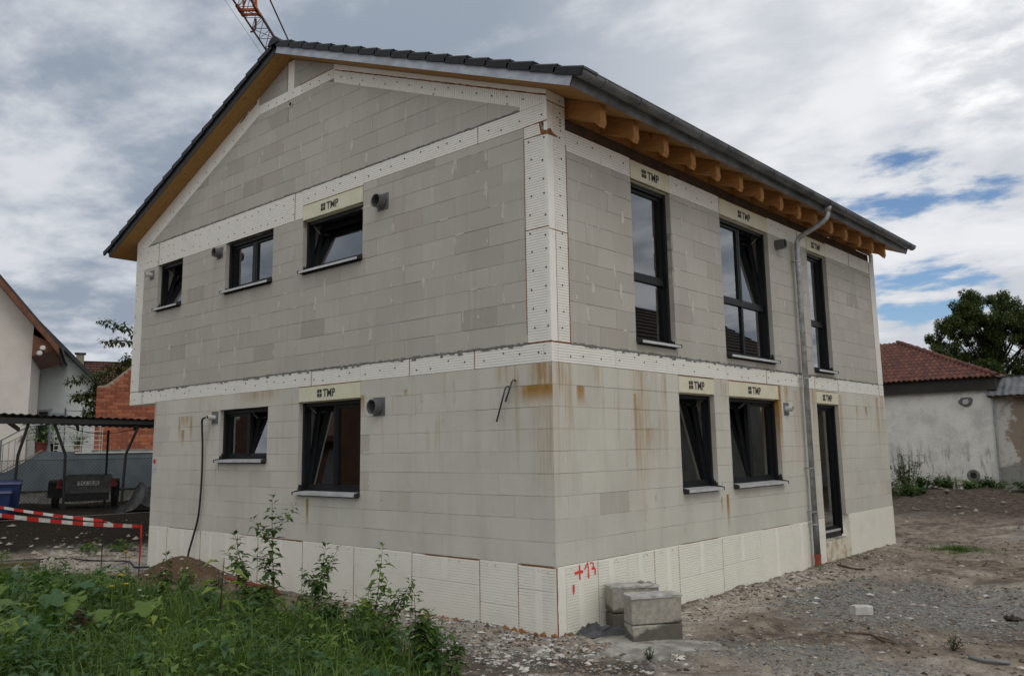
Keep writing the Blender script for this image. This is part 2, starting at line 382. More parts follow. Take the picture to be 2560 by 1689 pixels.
# ------------------------------------------------------------------ the house
HOUSE = thing('house', 'unrendered two-storey house of pale aerated-concrete blocks with dark tiled gable roof', 'house', (-4.8, 5.5, -.75))
LXW, LYW, LUW = 9.60, 11.09, 10.68
ZB0, ZB1 = 2.25, 2.49            # floor band
RS = .405                         # roof slope (tan)
def soff(x): return 5.50+RS*(x+LUW) if x < -LUW/2 else 5.50-RS*x
def FG(u, z, w): return (u, w, z)          # gable wall: u = x, w = depth inward
def FE(u, z, w): return (-w, u, z)         # side wall: u = y
def ubox(mb, fn, u0, u1, z0, z1, w0, w1):
    return mb.hexa([fn(u0,z0,w0), fn(u1,z0,w0), fn(u1,z0,w1), fn(u0,z0,w1), fn(u0,z1,w0), fn(u1,z1,w0), fn(u1,z1,w1), fn(u0,z1,w1)])

winG = [dict(u0=-9.73, u1=-8.755, z0=4.0, z1=4.885, lay='tilt'), dict(u0=-7.225, u1=-5.75, z0=4.0, z1=4.885, lay='two'),
        dict(u0=-4.92, u1=-3.44, z0=4.0, z1=4.835, lay='tilt', box=(4.84, 5.083)), dict(u0=-7.23, u1=-5.77, z0=1.14, z1=1.995, lay='two_rt'),
        dict(u0=-4.93, u1=-3.44, z0=.67, z1=2.015, lay='two_lt', box=(2.02, 2.25))]
winE = [dict(u0=1.74, u1=2.73, z0=2.62, z1=4.81, lay='tall1', box=(4.815, 5.075)), dict(u0=4.18, u1=5.87, z0=2.61, z1=4.81, lay='tall2', box=(4.815, 5.075)),
        dict(u0=7.48, u1=8.40, z0=2.58, z1=4.80, lay='tall1', box=(4.805, 5.065)), dict(u0=2.74, u1=3.73, z0=.67, z1=2.005, lay='tilt', box=(2.01, 2.243)),
        dict(u0=4.18, u1=5.90, z0=.67, z1=2.005, lay='two_lt', box=(2.01, 2.243)), dict(u0=7.48, u1=8.50, z0=-.38, z1=1.995, lay='door', box=(2.0, 2.222))]

def clip(poly, a, b, c):
    """keep a*u+b*z<=c"""
    o = []
    for i in range(len(poly)):
        p, q = poly[i], poly[(i+1) % len(poly)]; dp = a*p[0]+b*p[1]-c; dq = a*q[0]+b*q[1]-c
        if dp <= 0: o.append(p)
        if dp*dq < 0:
            t = dp/(dp-dq); o.append((p[0]+(q[0]-p[0])*t, p[1]+(q[1]-p[1])*t))
    return o
def area(p): return .5*abs(sum(p[i][0]*p[(i+1) % len(p)][1]-p[(i+1) % len(p)][0]*p[i][1] for i in range(len(p))))
def minus(rects, h):
    o = []
    for (a, b, c, d) in rects:
        if h[0] >= b or h[1] <= a or h[2] >= d or h[3] <= c: o.append((a, b, c, d)); continue
        if h[0] > a: o.append((a, h[0], c, d))
        if h[1] < b: o.append((h[1], b, c, d))
        x0, x1 = max(a, h[0]), min(b, h[1])
        if h[2] > c: o.append((x0, x1, c, h[2]))
        if h[3] < d: o.append((x0, x1, h[3], d))
    return o
GAPV, GAPH, CH = .0018, .0040, .0018
def block_mesh(mb, poly, fn, wofs=0., depth=.20):
    cu = sum(p[0] for p in poly)/len(poly); cz = sum(p[1] for p in poly)/len(poly)
    def ins(p, k):
        du = max(-k, min(k, cu-p[0])); dz = max(-k, min(k, cz-p[1])); return (p[0]+du, p[1]+dz)
    n = len(poly); f0 = [ins(p, CH+.0004) for p in poly]
    vs = [fn(u, z, wofs) for u, z in f0]+[fn(u, z, wofs+CH) for u, z in poly]+[fn(u, z, depth) for u, z in poly]
    fs = [tuple(range(n))]
    for k in (0, n): fs += [(k+i, k+n+i, k+n+(i+1) % n, k+(i+1) % n) for i in range(n)]
    mb.add(vs, fs)

blocks = []      # (poly, fn, wall key, colour)
smears = {'G': [], 'E': []}
def courses(key, fn, ustart, sgn, uend, z0, z1, holes, polyclip=None, tone=(.52, .51, .48), par=0, hr=.25, smear=.0, gridz=None):
    r = 0; z = z0; key_up = z0 > 2
    while z < z1-.02:
        zt = min(z+hr, z1)
        joints = [0.]; x = (.60 if (r+par) % 2 == 0 else .36)
        L = abs(uend-ustart)
        if R.random() < .25: x -= .12
        while x < L-.08: joints.append(x); x += .60
        joints.append(L)
        for a, b2 in zip(joints, joints[1:]):
            u0, u1 = sorted((ustart+sgn*a, ustart+sgn*b2))
            rects = [(u0, u1, z, zt)]
            for h in holes: rects = minus(rects, h)
            for (p0, p1, q0, q1) in rects:
                if p1-p0 < .035 or q1-q0 < .02: continue
                gv = GAPV*R.uniform(.3, 1.6)/2; gh = GAPH*R.choice((.15, .4, .8, 1., 1.25))/2
                poly = [(p0+gv, q0+gh), (p1-gv, q0+gh), (p1-gv, q1-gh), (p0+gv, q1-gh)]
                if polyclip:
                    for cc in polyclip:
                        poly = clip(poly, *cc)
                        if len(poly) < 3: break
                    if len(poly) < 3 or area(poly) < .0015: continue
                t = R.gauss(0, .036 if key_up else .022); k = 1+t; col = [tone[0]*k, tone[1]*k, tone[2]*k]
                if R.random() < (.08 if key_up else .03): k = R.uniform(.82, .95); col = [tone[0]*k*1.01, tone[1]*k*.98, tone[2]*k*.965]
                blocks.append((poly, fn, key, col))
                if smear and R.random() < smear:
                    ue = p0 if R.random() < .5 else p1
                    smears[key].append((ue+R.uniform(-.03, .03), R.uniform(q0+.02, q1-.06), R.uniform(.022, .075), R.uniform(.06, q1-q0)))
                if smear and R.random() < smear*.35: smears[key].append((R.uniform(p0, p1), q0-.012, R.uniform(.06, .22), R.uniform(.02, .045)))
                if smear and R.random() < smear*.16: smears[key].append((R.uniform(p0, p1), R.uniform(q0, q1), R.uniform(.03, .06), R.uniform(.04, .08)))
        z = zt; r += 1
HG = [(w['u0'], w['u1'], w['z0'], (w.get('box') or (0, w['z1']))[1]) for w in winG]
HE = [(w['u0'], w['u1'], w['z0'], (w.get('box') or (0, w['z1']))[1]) for w in winE]
LOW = (.60, .583, .52); UPP = (.475, .455, .412)
courses('G', FG, -.003, -1, -LXW, 0, ZB0, HG, tone=LOW, par=0, smear=.12)
courses('G', FG, -.363, -1, -10.32, ZB1, 5.11, HG+[(-11, -4.93, 4.885, 6), (-4.94, -3.43, 4.835, 6)], tone=UPP, par=1, smear=.42)
courses('G', FG, -.36, -1, -10.6, 5.342, 6.962, [(-5.42, -5.29, 6.82, 6.95)], [(-.416, 1, 5.34+.416*10.18), (.40, 1, 5.222)], tone=UPP, par=0, smear=.40)
courses('G', FG, -3.9, -1, -6.8, 7.13, 7.66, [(-5.44, -5.255, 7, 8)], [(-RS, 1, 5.50+RS*LUW-.004), (RS, 1, 5.496)], tone=(.42, .40, .36), par=0, smear=.2)
courses('E', FE, .003, 1, LYW, 0, ZB0, HE, tone=LOW, par=1, smear=.12)
courses('E', FE, .352, 1, 10.765, ZB1, 4.822, HE, tone=UPP, par=0, smear=.55)

def backing(name, fn, rects, holes, mat, w0=.012, w1=.34):
    mb = MB(); g = .004
    for h in holes: rects = minus(rects, (h[0]-g, h[1]+g, h[2]-g, h[3]+g))
    for (a, b2, c, d) in rects: ubox(mb, fn, a, b2, c, d, w0, w1)
    return mb
hgB = [(w['u0'], w['u1'], w['z0'], w['z1']) for w in winG]; heB = [(w['u0'], w['u1'], w['z0'], w['z1']) for w in winE]
mb = backing('g', FG, [(-LXW+.01, -.35, -.75, 2.30), (-LUW+.01, -.35, 2.30, 5.33)], hgB, M_mortar)
mb.prism([(-LUW+.02, 5.33), (-.02, 5.33), (-.02, 5.45), (-LUW/2, 7.63), (-LUW+.02, 5.45)], FG, .012, .34)
wall_g = mb.build('gable_wall', M_mortar, HOUSE)
mb = backing('e', FE, [(.012, LYW-.01, -.75, 5.05)], heB+[(8.45, 8.62, -.40, -.004)], M_mortar)
wall_e = mb.build('side_wall', M_mortar, HOUSE)
WALL = {'G': wall_g, 'E': wall_e}; BM = {'G': M_gable, 'E': M_eave}

def seen(poly, fn):
    c = Vector(fn(sum(p[0] for p in poly)/len(poly), sum(p[1] for p in poly)/len(poly), 0)); d = c-CAM
    nrm = Vector((0, -1, 0)) if fn is FG else Vector((1, 0, 0))
    return area(poly)*abs(nrm.dot(d.normalized()))/d.length_squared
def set_col(me, cols, per):
    at = me.attributes.new('bcol', 'FLOAT_COLOR', 'FACE'); arr = []
    for c, k in zip(cols, per): arr += [c[0], c[1], c[2], 1.]*k
    at.data.foreach_set('color', arr)
blocks.sort(key=lambda q: -seen(q[0], q[1]))
rest = {'G': MB(), 'E': MB()}; rc = {'G': [], 'E': []}; rp = {'G': [], 'E': []}
for i, (poly, fn, key, col) in enumerate(blocks):
    wo_ = R.uniform(-.0008, .0012)
    if i < 300:
        mb = MB(); block_mesh(mb, poly, fn, wo_)
        me = mb.mesh('block', BM[key]); set_col(me, [col], [len(mb.f)]); link('block', me, WALL[key])
    else:
        k0 = len(rest[key].f); block_mesh(rest[key], poly, fn, wo_); rc[key].append(col); rp[key].append(len(rest[key].f)-k0)
for key in 'GE':
    if rest[key].f:
        me = rest[key].mesh('remaining_blocks', BM[key]); set_col(me, rc[key], rp[key]); link('remaining_blocks', me, WALL[key], kind='stuff')
    mb = MB(); fn = FG if key == 'G' else FE
    for (u, z, wd, ht) in smears[key]:
        h = HG if key == 'G' else HE
        if any(a-.06 < u < b2+.06 and c-.06 < z+ht and z < d+.06 for a, b2, c, d in h): continue
        if key == 'G' and z > 5.3 and (z+ht > 5.30+.416*(u+10.18) or z+ht > 5.19-.40*u): continue
        if key == 'G' and (u > -.40 or u < -10.3 or (2.2 < z+ht < 2.5)) and z > 2.2: continue
        if key == 'E' and (u < .38 or u > 10.7) : continue
        if key == 'E' and z < 2.49 < z+ht: continue
        if z < 2.25 < z+ht or z+ht > (7.0 if key == 'G' else 4.80): continue
        if key == 'G' and ((u < -4.93 and z < 4.9 < z+ht) or (z < 5.13 < z+ht) or (z < 5.36 and z+ht > 5.08)): continue
        N = 15; pts = []
        for q in range(N):
            t = 2*math.pi*q/N; k = R.uniform(.55, 1.15)
            cx_, cz_ = math.cos(t), math.sin(t); sq = max(abs(cx_), abs(cz_))
            pts.append((u+cx_/sq**.7*wd*.5*k, z+ht/2+cz_/sq**.7*ht*.5*k))
        mb.prism(pts, fn, -.0016-R.random()*.0022, .002)
    mb.build('filler_smears', M_smear, WALL[key], kind='stuff')
# back walls, floors, ceiling
mb = MB()
mb.box(-LXW, -LXW+.30, .36, LYW-.02, -.75, 2.24); mb.box(-LUW, -LUW+.30, .36, LYW-.02, 2.27, 5.45)
mb.box(-LXW+.3, -.36, LYW-.30, LYW-.02, -.75, 2.24); mb.box(-LUW+.3, -.36, LYW-.30, LYW-.02, 2.27, 5.45)
mb.prism([(-LUW+.05, 5.45), (-.05, 5.45), (-LUW/2, 7.6)], FG, LYW-.30, LYW-.02)
mb.build('rear_walls', M_room, HOUSE)
mb = MB(); mb.box(-LXW+.31, -.35, .35, LYW-.31, -.20, -.02); mb.build('ground_floor_slab', M_cement, HOUSE)
mb = MB(); mb.box(-LUW+.31, -.35, .35, LYW-.31, 2.27, 2.47); mb.box(-LUW, -LXW+.004, .02, LYW-.03, 2.262, 2.30); mb.build('upper_floor_slab', M_room, HOUSE)
mb = MB(); mb.box(-LUW+.31, -.35, .35, LYW-.31, 5.0, 5.08); mb.box(-5.2, -5.0, .36, LYW-.32, 0, 2.26); mb.box(-5.2, -5.0, .36, LYW-.32, 2.48, 5.0)
mb.box(-4.99, -.36, 3.9, 4.02, 0, 2.26); mb.box(-4.99, -.36, 6.4, 6.52, -.0, 2.26); mb.box(-4.99, -.36, 3.4, 3.52, 2.48, 5.0); mb.box(-4.99, -.36, 6.6, 6.72, 2.48, 5.0)
mb.box(-7.7, -7.58, .36, 5, 2.48, 5.0); mb.box(-LUW+.31, -5.21, 4.6, 4.72, 2.48, 5.0); mb.box(-LUW+.31, -5.21, 4.6, 4.72, 0, 2.26)
mb.build('inner_walls', M_room, HOUSE)

# ---- insulation strips with grooves
def ridged(mb, fn, u0, u1, z0, z1, w=0., pitch=.0315, groove=.0078, along='u', thick=.05):
    ubox(mb, fn, u0, u1, z0, z1, w+.009, w+thick)
    span = (z1-z0) if along == 'u' else (u1-u0); k = max(1, round(span/pitch)); pt = span/k
    for i in range(k):
        a = i*pt+groove*.5; b2 = (i+1)*pt-groove*.5
        if along == 'u': q = (u0+.001, u1-.001, z0+a, z0+b2)
        else: q = (u0+a, u0+b2, z0+.001, z1-.001)
        (p0, p1, q0, q1) = q
        mb.add([fn(p0,q0,w), fn(p1,q0,w), fn(p1,q1,w), fn(p0,q1,w), fn(p0,q0,w+.0092), fn(p1,q0,w+.0092), fn(p1,q1,w+.0092), fn(p0,q1,w+.0092)],
               [(0,1,2,3),(0,4,5,1),(2,6,7,3),(1,5,6,2),(3,7,4,0)])
dow = MB(); seam = MB()
def dowel(fn, u, z, w=-.0015, r=.0125):
    N = 7; dow.add([fn(u+math.cos(2*math.pi*i/N)*r, z+math.sin(2*math.pi*i/N)*r, w) for i in range(N)], [tuple(range(N))])
def strip(fn, u0, u1, z0, z1, splits, step=.28, rows=1, w=0., mat=None, name='insulation_strip', along='u', dots=True):
    us = [u0]+sorted(s for s in splits if u0 < s < u1)+[u1]
    for a, b2 in zip(us, us[1:]):
        mb = MB(); dz = R.uniform(-.002, .002)
        ridged(mb, fn, a+.0015, b2-.0015, z0+.001, z1-.001, w+dz*.5, along=along); mb.build(name, mat or M_eps, HOUSE)
        if dots:
            u = a+R.uniform(.08, .2)
            while u < b2-.03:
                for rr in range(rows):
                    zz = z0+(z1-z0)*(rr+.5)/rows+R.uniform(-.03, .03) if rows > 1 else (z0+z1)/2+R.choice((-1, 1))*R.uniform(0, .05)
                    dowel(fn, u+R.uniform(-.06, .06), zz, w-.003)
                u += step*R.uniform(.75, 1.3)
    for s in us[1:-1]:
        if R.random() < .5: seam_line(fn, s, z0, s, z1)
def seam_line(fn, u0, z0, u1, z1, t=.008, w=-.004, jag=.5):
    L = math.hypot(u1-u0, z1-z0); k = max(2, int(L/.05)); du, dz = (u1-u0)/L, (z1-z0)/L; nu, nz = -dz, du; A = []; B = []
    for i in range(k+1):
        a = t/2*R.uniform(1-jag, 1+jag); b2 = t/2*R.uniform(1-jag, 1+jag); uu = u0+(u1-u0)*i/k; zz = z0+(z1-z0)*i/k
        A.append((uu+nu*a, zz+nz*a)); B.append((uu-nu*b2, zz-nz*b2))
    n2 = k+1
    seam.add([fn(*q, w) for q in A]+[fn(*q, w) for q in B]+[fn(*q, w+.01) for q in A]+[fn(*q, w+.01) for q in B],
             [(i, i+1, n2+i+1, n2+i) for i in range(k)]+[(i, 2*n2+i, 2*n2+i+1, i+1) for i in range(k)]+[(n2+i, n2+i+1, 3*n2+i+1, 3*n2+i) for i in range(k)])
sp12 = lambda s0, st, k: [s0+st*i for i in range(k)]
# floor band, both walls
strip(FG, -LXW-.0, 0, ZB0+.003, ZB1-.012, [-.12, -1.22, -2.42, -3.45, -4.62, -5.8, -6.9, -8.1]); strip(FG, -LUW, -LXW-.004, ZB0+.003, ZB1-.012, [-10.15])
strip(FE, .003, LYW, ZB0+.003, ZB1-.012, [.12, 1.25, 2.45, 4.15, 5.5, 6.9, 7.45, 8.55, 9.95, 10.8])
# cement smear on top of the band
for fn, a, b2 in ((FG, -10.3, -.37), (FE, .36, 10.76)):
    u = a; mb = MB()
    while u < b2:
        v = min(b2, u+R.uniform(.03, .09)); h0 = ZB1-.011-R.uniform(0, .012) - (R.uniform(0, .03) if R.random() < .3 else 0); h1 = ZB1+R.uniform(.0, .018)
        if fn is FG and u < -6.5: h1 = ZB1+.003
        ubox(mb, fn, u, v, h0, h1, -.003-R.uniform(0, .004), .01); u = v
    mb.build('cement_joint', M_cement, HOUSE)
mb = MB(); u = -10.15
while u < -.45:
    v = min(-.45, u+R.uniform(.03, .10)); ubox(mb, FG, u, v, 5.338-R.uniform(0, .012), 5.350+R.uniform(0, .014), -.004, .01); u = v
mb.build('cement_joint', M_cement, HOUSE)
# gable: upper band, columns, rakes
strip(FG, -LUW, -4.93, 4.888, 5.336, [-9.72, -8.76, -7.55, -6.3, -5.15], rows=2, step=.24)
strip(FG, -4.93, -3.432, 5.088, 5.336, [-4.1]); strip(FG, -3.432, -.0, 5.113, 5.336, [-2.35, -1.13])
strip(FG, -LUW, -10.323, ZB1+.002, 4.885, [], rows=1, dots=False, name='insulation_column')
for z in [2.7+.32*i for i in range(7)]: dowel(FG, -10.60+R.uniform(-.02, .02), z, -.003)
for z0, z1 in ((ZB1+.002, 3.83), (3.833, 4.96), (4.963, 5.11)):
    strip(FG, -.358, -.002 if z1 < 5 else -.10, z0, z1, [], dots=False, name='insulation_column')
for i in range(11):
    z = 2.66+.225*i; dowel(FG, -.26+R.uniform(-.03, .03), z, -.003); dowel(FG, -.06+R.uniform(-.02, .02), z+R.uniform(-.06, .02), -.003); dowel(FE, .23+R.uniform(-.03, .03), z+R.uniform(-.05, .05), -.003)
for z0, z1 in ((ZB1+.002, 3.80), (3.803, 4.97), (4.973, 5.36)):
    strip(FE, .118, .348, z0, z1, [], dots=False, name='insulation_column')
    mb = MB(); ubox(mb, FE, .0035, .116, z0, z1-.002, -.001, .05); mb.build('corner_board', M_eps, HOUSE)
mb = MB(); mb.prism([(.003, 5.362), (.35, 5.362), (.35, 5.495), (.003, 5.495)], FE, -.002, .06); mb.build('corner_board', M_eps, HOUSE)
dowel(FE, .2, 5.2); dowel(FE, .26, 5.05)
for q in range(5): dowel(FE, .25, 5.42 if q == 0 else 5.1+.05*q*R.random(), -.004)
seam_line(FE, .0, 3.803, .35, 3.80); seam_line(FG, -.36, 3.83, 0, 3.83, .006); seam_line(FE, .352, 2.5, .352, 4.9, .008); seam_line(FG, -.361, 2.6, -.361, 4.95, .006)
seam_line(FG, -.36, 2.492, 0, 2.488, .014); seam_line(FE, .0, 2.487, .36, 2.487, .012); seam_line(FE, .118, 2.5, .118, 3.78, .005)
seam.add([FG(-.12, 5.11, -.004), FG(-.09, 4.95, -.004), FG(-.0, 4.94, -.004), FG(-.0, 4.99, -.004), FG(-.05, 5.0, -.004), FG(-.085, 5.03, -.004), FG(-.09, 5.11, -.004)], [(0, 1, 2, 3, 4, 5, 6)])
seam.add([FE(.0, 4.94, -.005), FE(.20, 4.95, -.005), FE(.10, 4.99, -.005), FE(.06, 5.03, -.005), FE(0, 5.0, -.005)], [(0, 1, 2, 3, 4)])
seam_line(FG, -.36, 4.962, -.1, 4.958, .012); seam_line(FG, -.36, 5.11, 0, 5.115, .012)
seam_line(FE, 0, 5.362, .35, 5.362, .012)
def rake(u0, u1, fin, fout, seg, grooved, name, w=0.):
    """strip between lines fin(u) (lower) and fout(u) (upper), cut square to u"""
    us = [u0]+seg+[u1]
    for a, b2 in zip(us, us[1:]):
        mb = MB()
        if grooved:
            k = max(1, int(abs(b2-a)/.034)); st = (b2-a)/k
            mb.prism([(a, fin(a)), (b2, fin(b2)), (b2, fout(b2)), (a, fout(a))], FG, w+.010, w+.05)
            for i in range(k):
                p, q = a+i*st+.003, a+(i+1)*st-.003
                mb.prism([(p, fin(p)), (q, fin(q)), (q, fout(q)), (p, fout(p))], FG, w, w+.0102)
        else: mb.prism([(a, fin(a)), (b2-.003, fin(b2)), (b2-.003, fout(b2)), (a, fout(a))], FG, w, w+.05)
        mb.build(name, M_eps, HOUSE)
li = lambda u: 5.342+.416*(u+10.18)
rake(-LUW, -10.18, lambda u: 5.338, lambda u: soff(u)-.003, [], False, 'rake_insulation')
rake(-10.18, -6.28, li, lambda u: soff(u)-.003, [-8.9, -7.42], False, 'rake_insulation')
mb = MB(); mb.prism([(-6.28, 6.964), (-6.28, soff(-6.28)-.003), (-6.50, soff(-6.5)-.003), (-6.05, 7.128), (-6.05, 6.964)][:0] or [(-6.277, 6.964), (-5.05, 6.964), (-5.05, 7.128), (-6.36+.085, 7.128)], FG, 0, .05); mb.build('rake_insulation', M_eps, HOUSE)
mb = MB(); ridged(mb, FG, -5.048, -4.19, 6.964, 7.128); mb.build('insulation_strip', M_eps, HOUSE)
ri = lambda u: 5.224-.40*u
rm = lambda u: ri(u)+.195
rake(-4.187, -.42, ri, rm, [-3.35, -1.75], True, 'rake_insulation'); rake(-.42, -.0, lambda u: 5.34, rm, [], True, 'rake_insulation')
rake(-4.187, -.0, lambda u: rm(u)+.012, lambda u: soff(u)-.003, [-2.9, -1.65, -.9], False, 'rake_insulation', -.002)
for a, b2 in ((-4.15, -3.3), (-3.3, -1.6), (-1.6, 0)): seam_line(FG, a, rm(a)+.006, b2, rm(b2)+.006, .017)
for u in (-3.35, -1.75, -.42): dowel(FG, u-.2, ri(u)+.1, -.003)
for i in range(15): u = -4.0+i*.26; dowel(FG, u, ri(u)+.1+R.uniform(-.03, .04), -.003)
for i in range(13): u = -10.4+i*.3; dowel(FG, u, min(li(u)+.10, soff(u)-.1) if u > -10.1 else 5.45, -.003)
for i in range(8): dowel(FG, -6.0+i*.24, 7.05+R.uniform(-.03, .03), -.003)
for u in (-6.9, -6.6): seam_line(FG, u, li(u)+.28, u+.25, li(u+.25)+.29, .03)
mb = MB(); mb.prism([(-4.19, 7.14), (-4.19, soff(-4.19)-.004), (-4.02, soff(-4.02)-.004), (-4.0, rm(-4.0)+.015)], FG, -.001, .04); mb.build('foam_patch', M_foam, HOUSE)
mb = MB(); mb.prism([(-5.437, 7.13), (-5.258, 7.13), (-5.258, 7.625), (-5.437, 7.622)], FG, 0, .06); mb.build('insulation_column', M_eps, HOUSE)
seam_line(FG, -5.44, 7.13, -5.44, 7.5, .01); seam_line(FG, -5.1, 7.131, -4.25, 7.131, .012)
# side wall: upper band between shutter boxes, far column
prev = .352
for w in winE[:3]+[dict(u0=LYW-.325)]:
    strip(FE, prev, w['u0']-.006, 4.825, 5.09, [prev+1.2] if w['u0']-prev > 1.6 else [], step=.33); prev = w['u1']+.006 if 'u1' in w else 0
strip(FE, 10.768, LYW-.002, ZB1+.002, 5.09, [], dots=False, name='insulation_column')
seam_line(FE, 10.766, 2.5, 10.766, 5.05, .006)
mb = MB(); ubox(mb, FE, 10.93, LYW, 5.09, 5.3, .0, .04); mb.build('corner_board', M_eps, HOUSE)
# plinth panels
GJ = [-9.6, -8.9, -7.72, -7.125, -6.54, -5.94, -4.75, -3.55, -2.36, -1.165, -.56, 0.0]
EJ = [.003, .152, .756, 1.355, 1.962, 2.555, 3.745, 4.947, 6.15, 6.69, 7.47]
for fn, J in ((FG, GJ), (FE, EJ)):
    for a, b2 in zip(J, J[1:]):
        if a == .003: mb = MB(); ubox(mb, FE, .003, .150, -.78, -.004, -.004, .05); mb.build('corner_board', M_epsY, HOUSE); continue
        mb = MB(); dz = R.uniform(0, .014) if R.random() < .4 else 0; w = -.004+R.uniform(-.001, .001)
        zz = -.36+R.uniform(-.12, .1) if R.random() < .35 else None
        segs = [(-.78, -.004-dz)] if zz is None else [(-.78, zz-.004), (zz, -.004-dz)]
        for z0, z1 in segs:
            c = (a+b2)/2+R.uniform(-.05, .05)
            ridged(mb, fn, a+.002, b2-.002, z0, z1, w)
            if b2-a > .5 and R.random() < .6: ubox(mb, fn, c-.05, c+.05, z0+.01, z1-.002, w-.0006, w+.01)
        mb.build('plinth_panel', M_epsY, HOUSE)
        if dz > .006: seam_line(fn, a+.02+(b2-a)*.4*R.random(), -.006-dz/2, b2-.02, -.006-dz/2, .016)
        elif R.random() < .4: seam_line(fn, a+.1, -.003, b2-.1, -.003, .005)
        if R.random() < .9: seam_line(fn, b2, -.76, b2, -.01, .008 if fn is FE else .011)
        for q in range(3): dowel(fn, R.uniform(a+.04, b2-.04), -.04-R.random()*.03, w-.0015, .006)
for a, b2 in ((8.627, 9.85), (9.85, LYW)):
    mb = MB(); ridged(mb, FE, a+.002, b2-.002, -.78, -.004, -.004); mb.build('plinth_panel', M_epsY, HOUSE)
mb = MB(); ubox(mb, FE, 8.502, 8.6255, -.416, -.008, .105, .2); ubox(mb, FE, 8.6225, 8.6265, -.416, -.008, .0, .104); ubox(mb, FE, 8.503, 8.622, -.0075, -.004, .0, .104); mb.build('plinth_return', M_epsY, HOUSE)
mb = MB(); ubox(mb, FE, 7.474, 8.625, -.78, -.418, -.002, .30); mb.build('door_step_panel', simple('step_panel', (.72, .68, .56), (.45, .33, .22), 5, .8, lo=.3, hi=.6), HOUSE)
mb = MB(); mb.box(-LUW, -LXW-.003, .003, LYW-.03, 2.235, 2.255); mb.build('overhang_soffit', M_eps, HOUSE)
dow.build('dowel_holes', M_dowel, HOUSE, kind='stuff')
# foam blobs at the plinth foot
u = -2.6
while u < 0: seam.blob((u, -.018, -.745+.02*R.random()), .06*R.uniform(.5, 1.4), .03, .034*R.uniform(.5, 1.3), int(u*1000)); u += R.uniform(.05, .16)
for u in [.04, .1, .16, .22, .45, .5, .55]: seam.blob((.02, u, -.74), .03, .05, .04*R.uniform(.6, 1.1), int(u*999))
seam.build('foam_seams', M_foam, HOUSE, kind='stuff')

# ---- windows
def rectframe(mb, fn, u0, u1, z0, z1, t, w0, w1, tb=None):
    tb = tb or t
    ubox(mb, fn, u0, u0+t, z0, z1, w0, w1); ubox(mb, fn, u1-t, u1, z0, z1, w0, w1)
    ubox(mb, fn, u0+t, u1-t, z0, z0+tb, w0, w1); ubox(mb, fn, u0+t, u1-t, z1-t, z1, w0, w1)
def sash(fn, u0, u1, z0, z1, par, tilt=0., w0=.125, inner=.064):
    def f2(u, z, w):
        if tilt:
            dz = z-z0; z = z0+dz*math.cos(tilt)-(w-w0)*math.sin(tilt)*0; w = w+dz*math.sin(tilt)
        return fn(u, z, w)
    mb = MB(); rectframe(mb, f2, u0, u1, z0, z1, inner, w0, w0+.07); rectframe(mb, f2, u0+inner-.012, u1-inner+.012, z0+inner-.012, z1-inner+.012, .020, w0+.012, w0+.06)
    mb.build('sash', M_frame, par)
    mb = MB(); ubox(mb, f2, u0+inner-.004, u1-inner+.004, z0+inner-.004, z1-inner+.004, w0+.028, w0+.032); mb.build('glass_pane', M_glass, par)
    if tilt:
        mb = MB(); mb.bar(fn(u0+.02, z1-.02, w0+.02), f2(u0+.02, z1-.12, w0+.04), .012); mb.bar(fn(u1-.02, z1-.02, w0+.02), f2(u1-.02, z1-.12, w0+.04), .012); mb.build('tilt_stay', M_alu, par)
def tmp_text(fn, uc, zc, h, par, mirror):
    cu = bpy.data.curves.new('lettering', 'FONT'); cu.body = 'TMP'; cu.size = h*1.38; cu.offset = .0042; cu.space_character = 1.03; cu.extrude = .001
    ob = bpy.data.objects.new('tmp_l', cu); COL.objects.link(ob)
    dg = bpy.context.evaluated_depsgraph_get(); me = bpy.data.meshes.new_from_object(ob.evaluated_get(dg)); bpy.data.objects.remove(ob)
    xs = [v.co.x for v in me.vertices]; x0, x1 = min(xs), max(xs); wdt = h*2.50
    for v in me.vertices:
        uu = (v.co.x-x0)/(x1-x0)*wdt; z = v.co.y; v.co = fn(uc-h*.95+uu, zc-h*.5+z, -.0065-(.001 if v.co.z > 0 else 0))
    me.materials.clear(); me.materials.append(M_print)
    link('lettering', me, par)
    mb = MB(); s = h*.44
    for i in (0, 1):
        for j in (0, 1):
            a = uc-h*2.2+i*h*.52; z = zc-h*.5+j*h*.53
            mb.prism([(a, z), (a+s, z), (a+s+.004, z+s), (a+.004, z+s)], fn, -.0075, -.0055)
    mb.build('logo_squares', M_print, par)
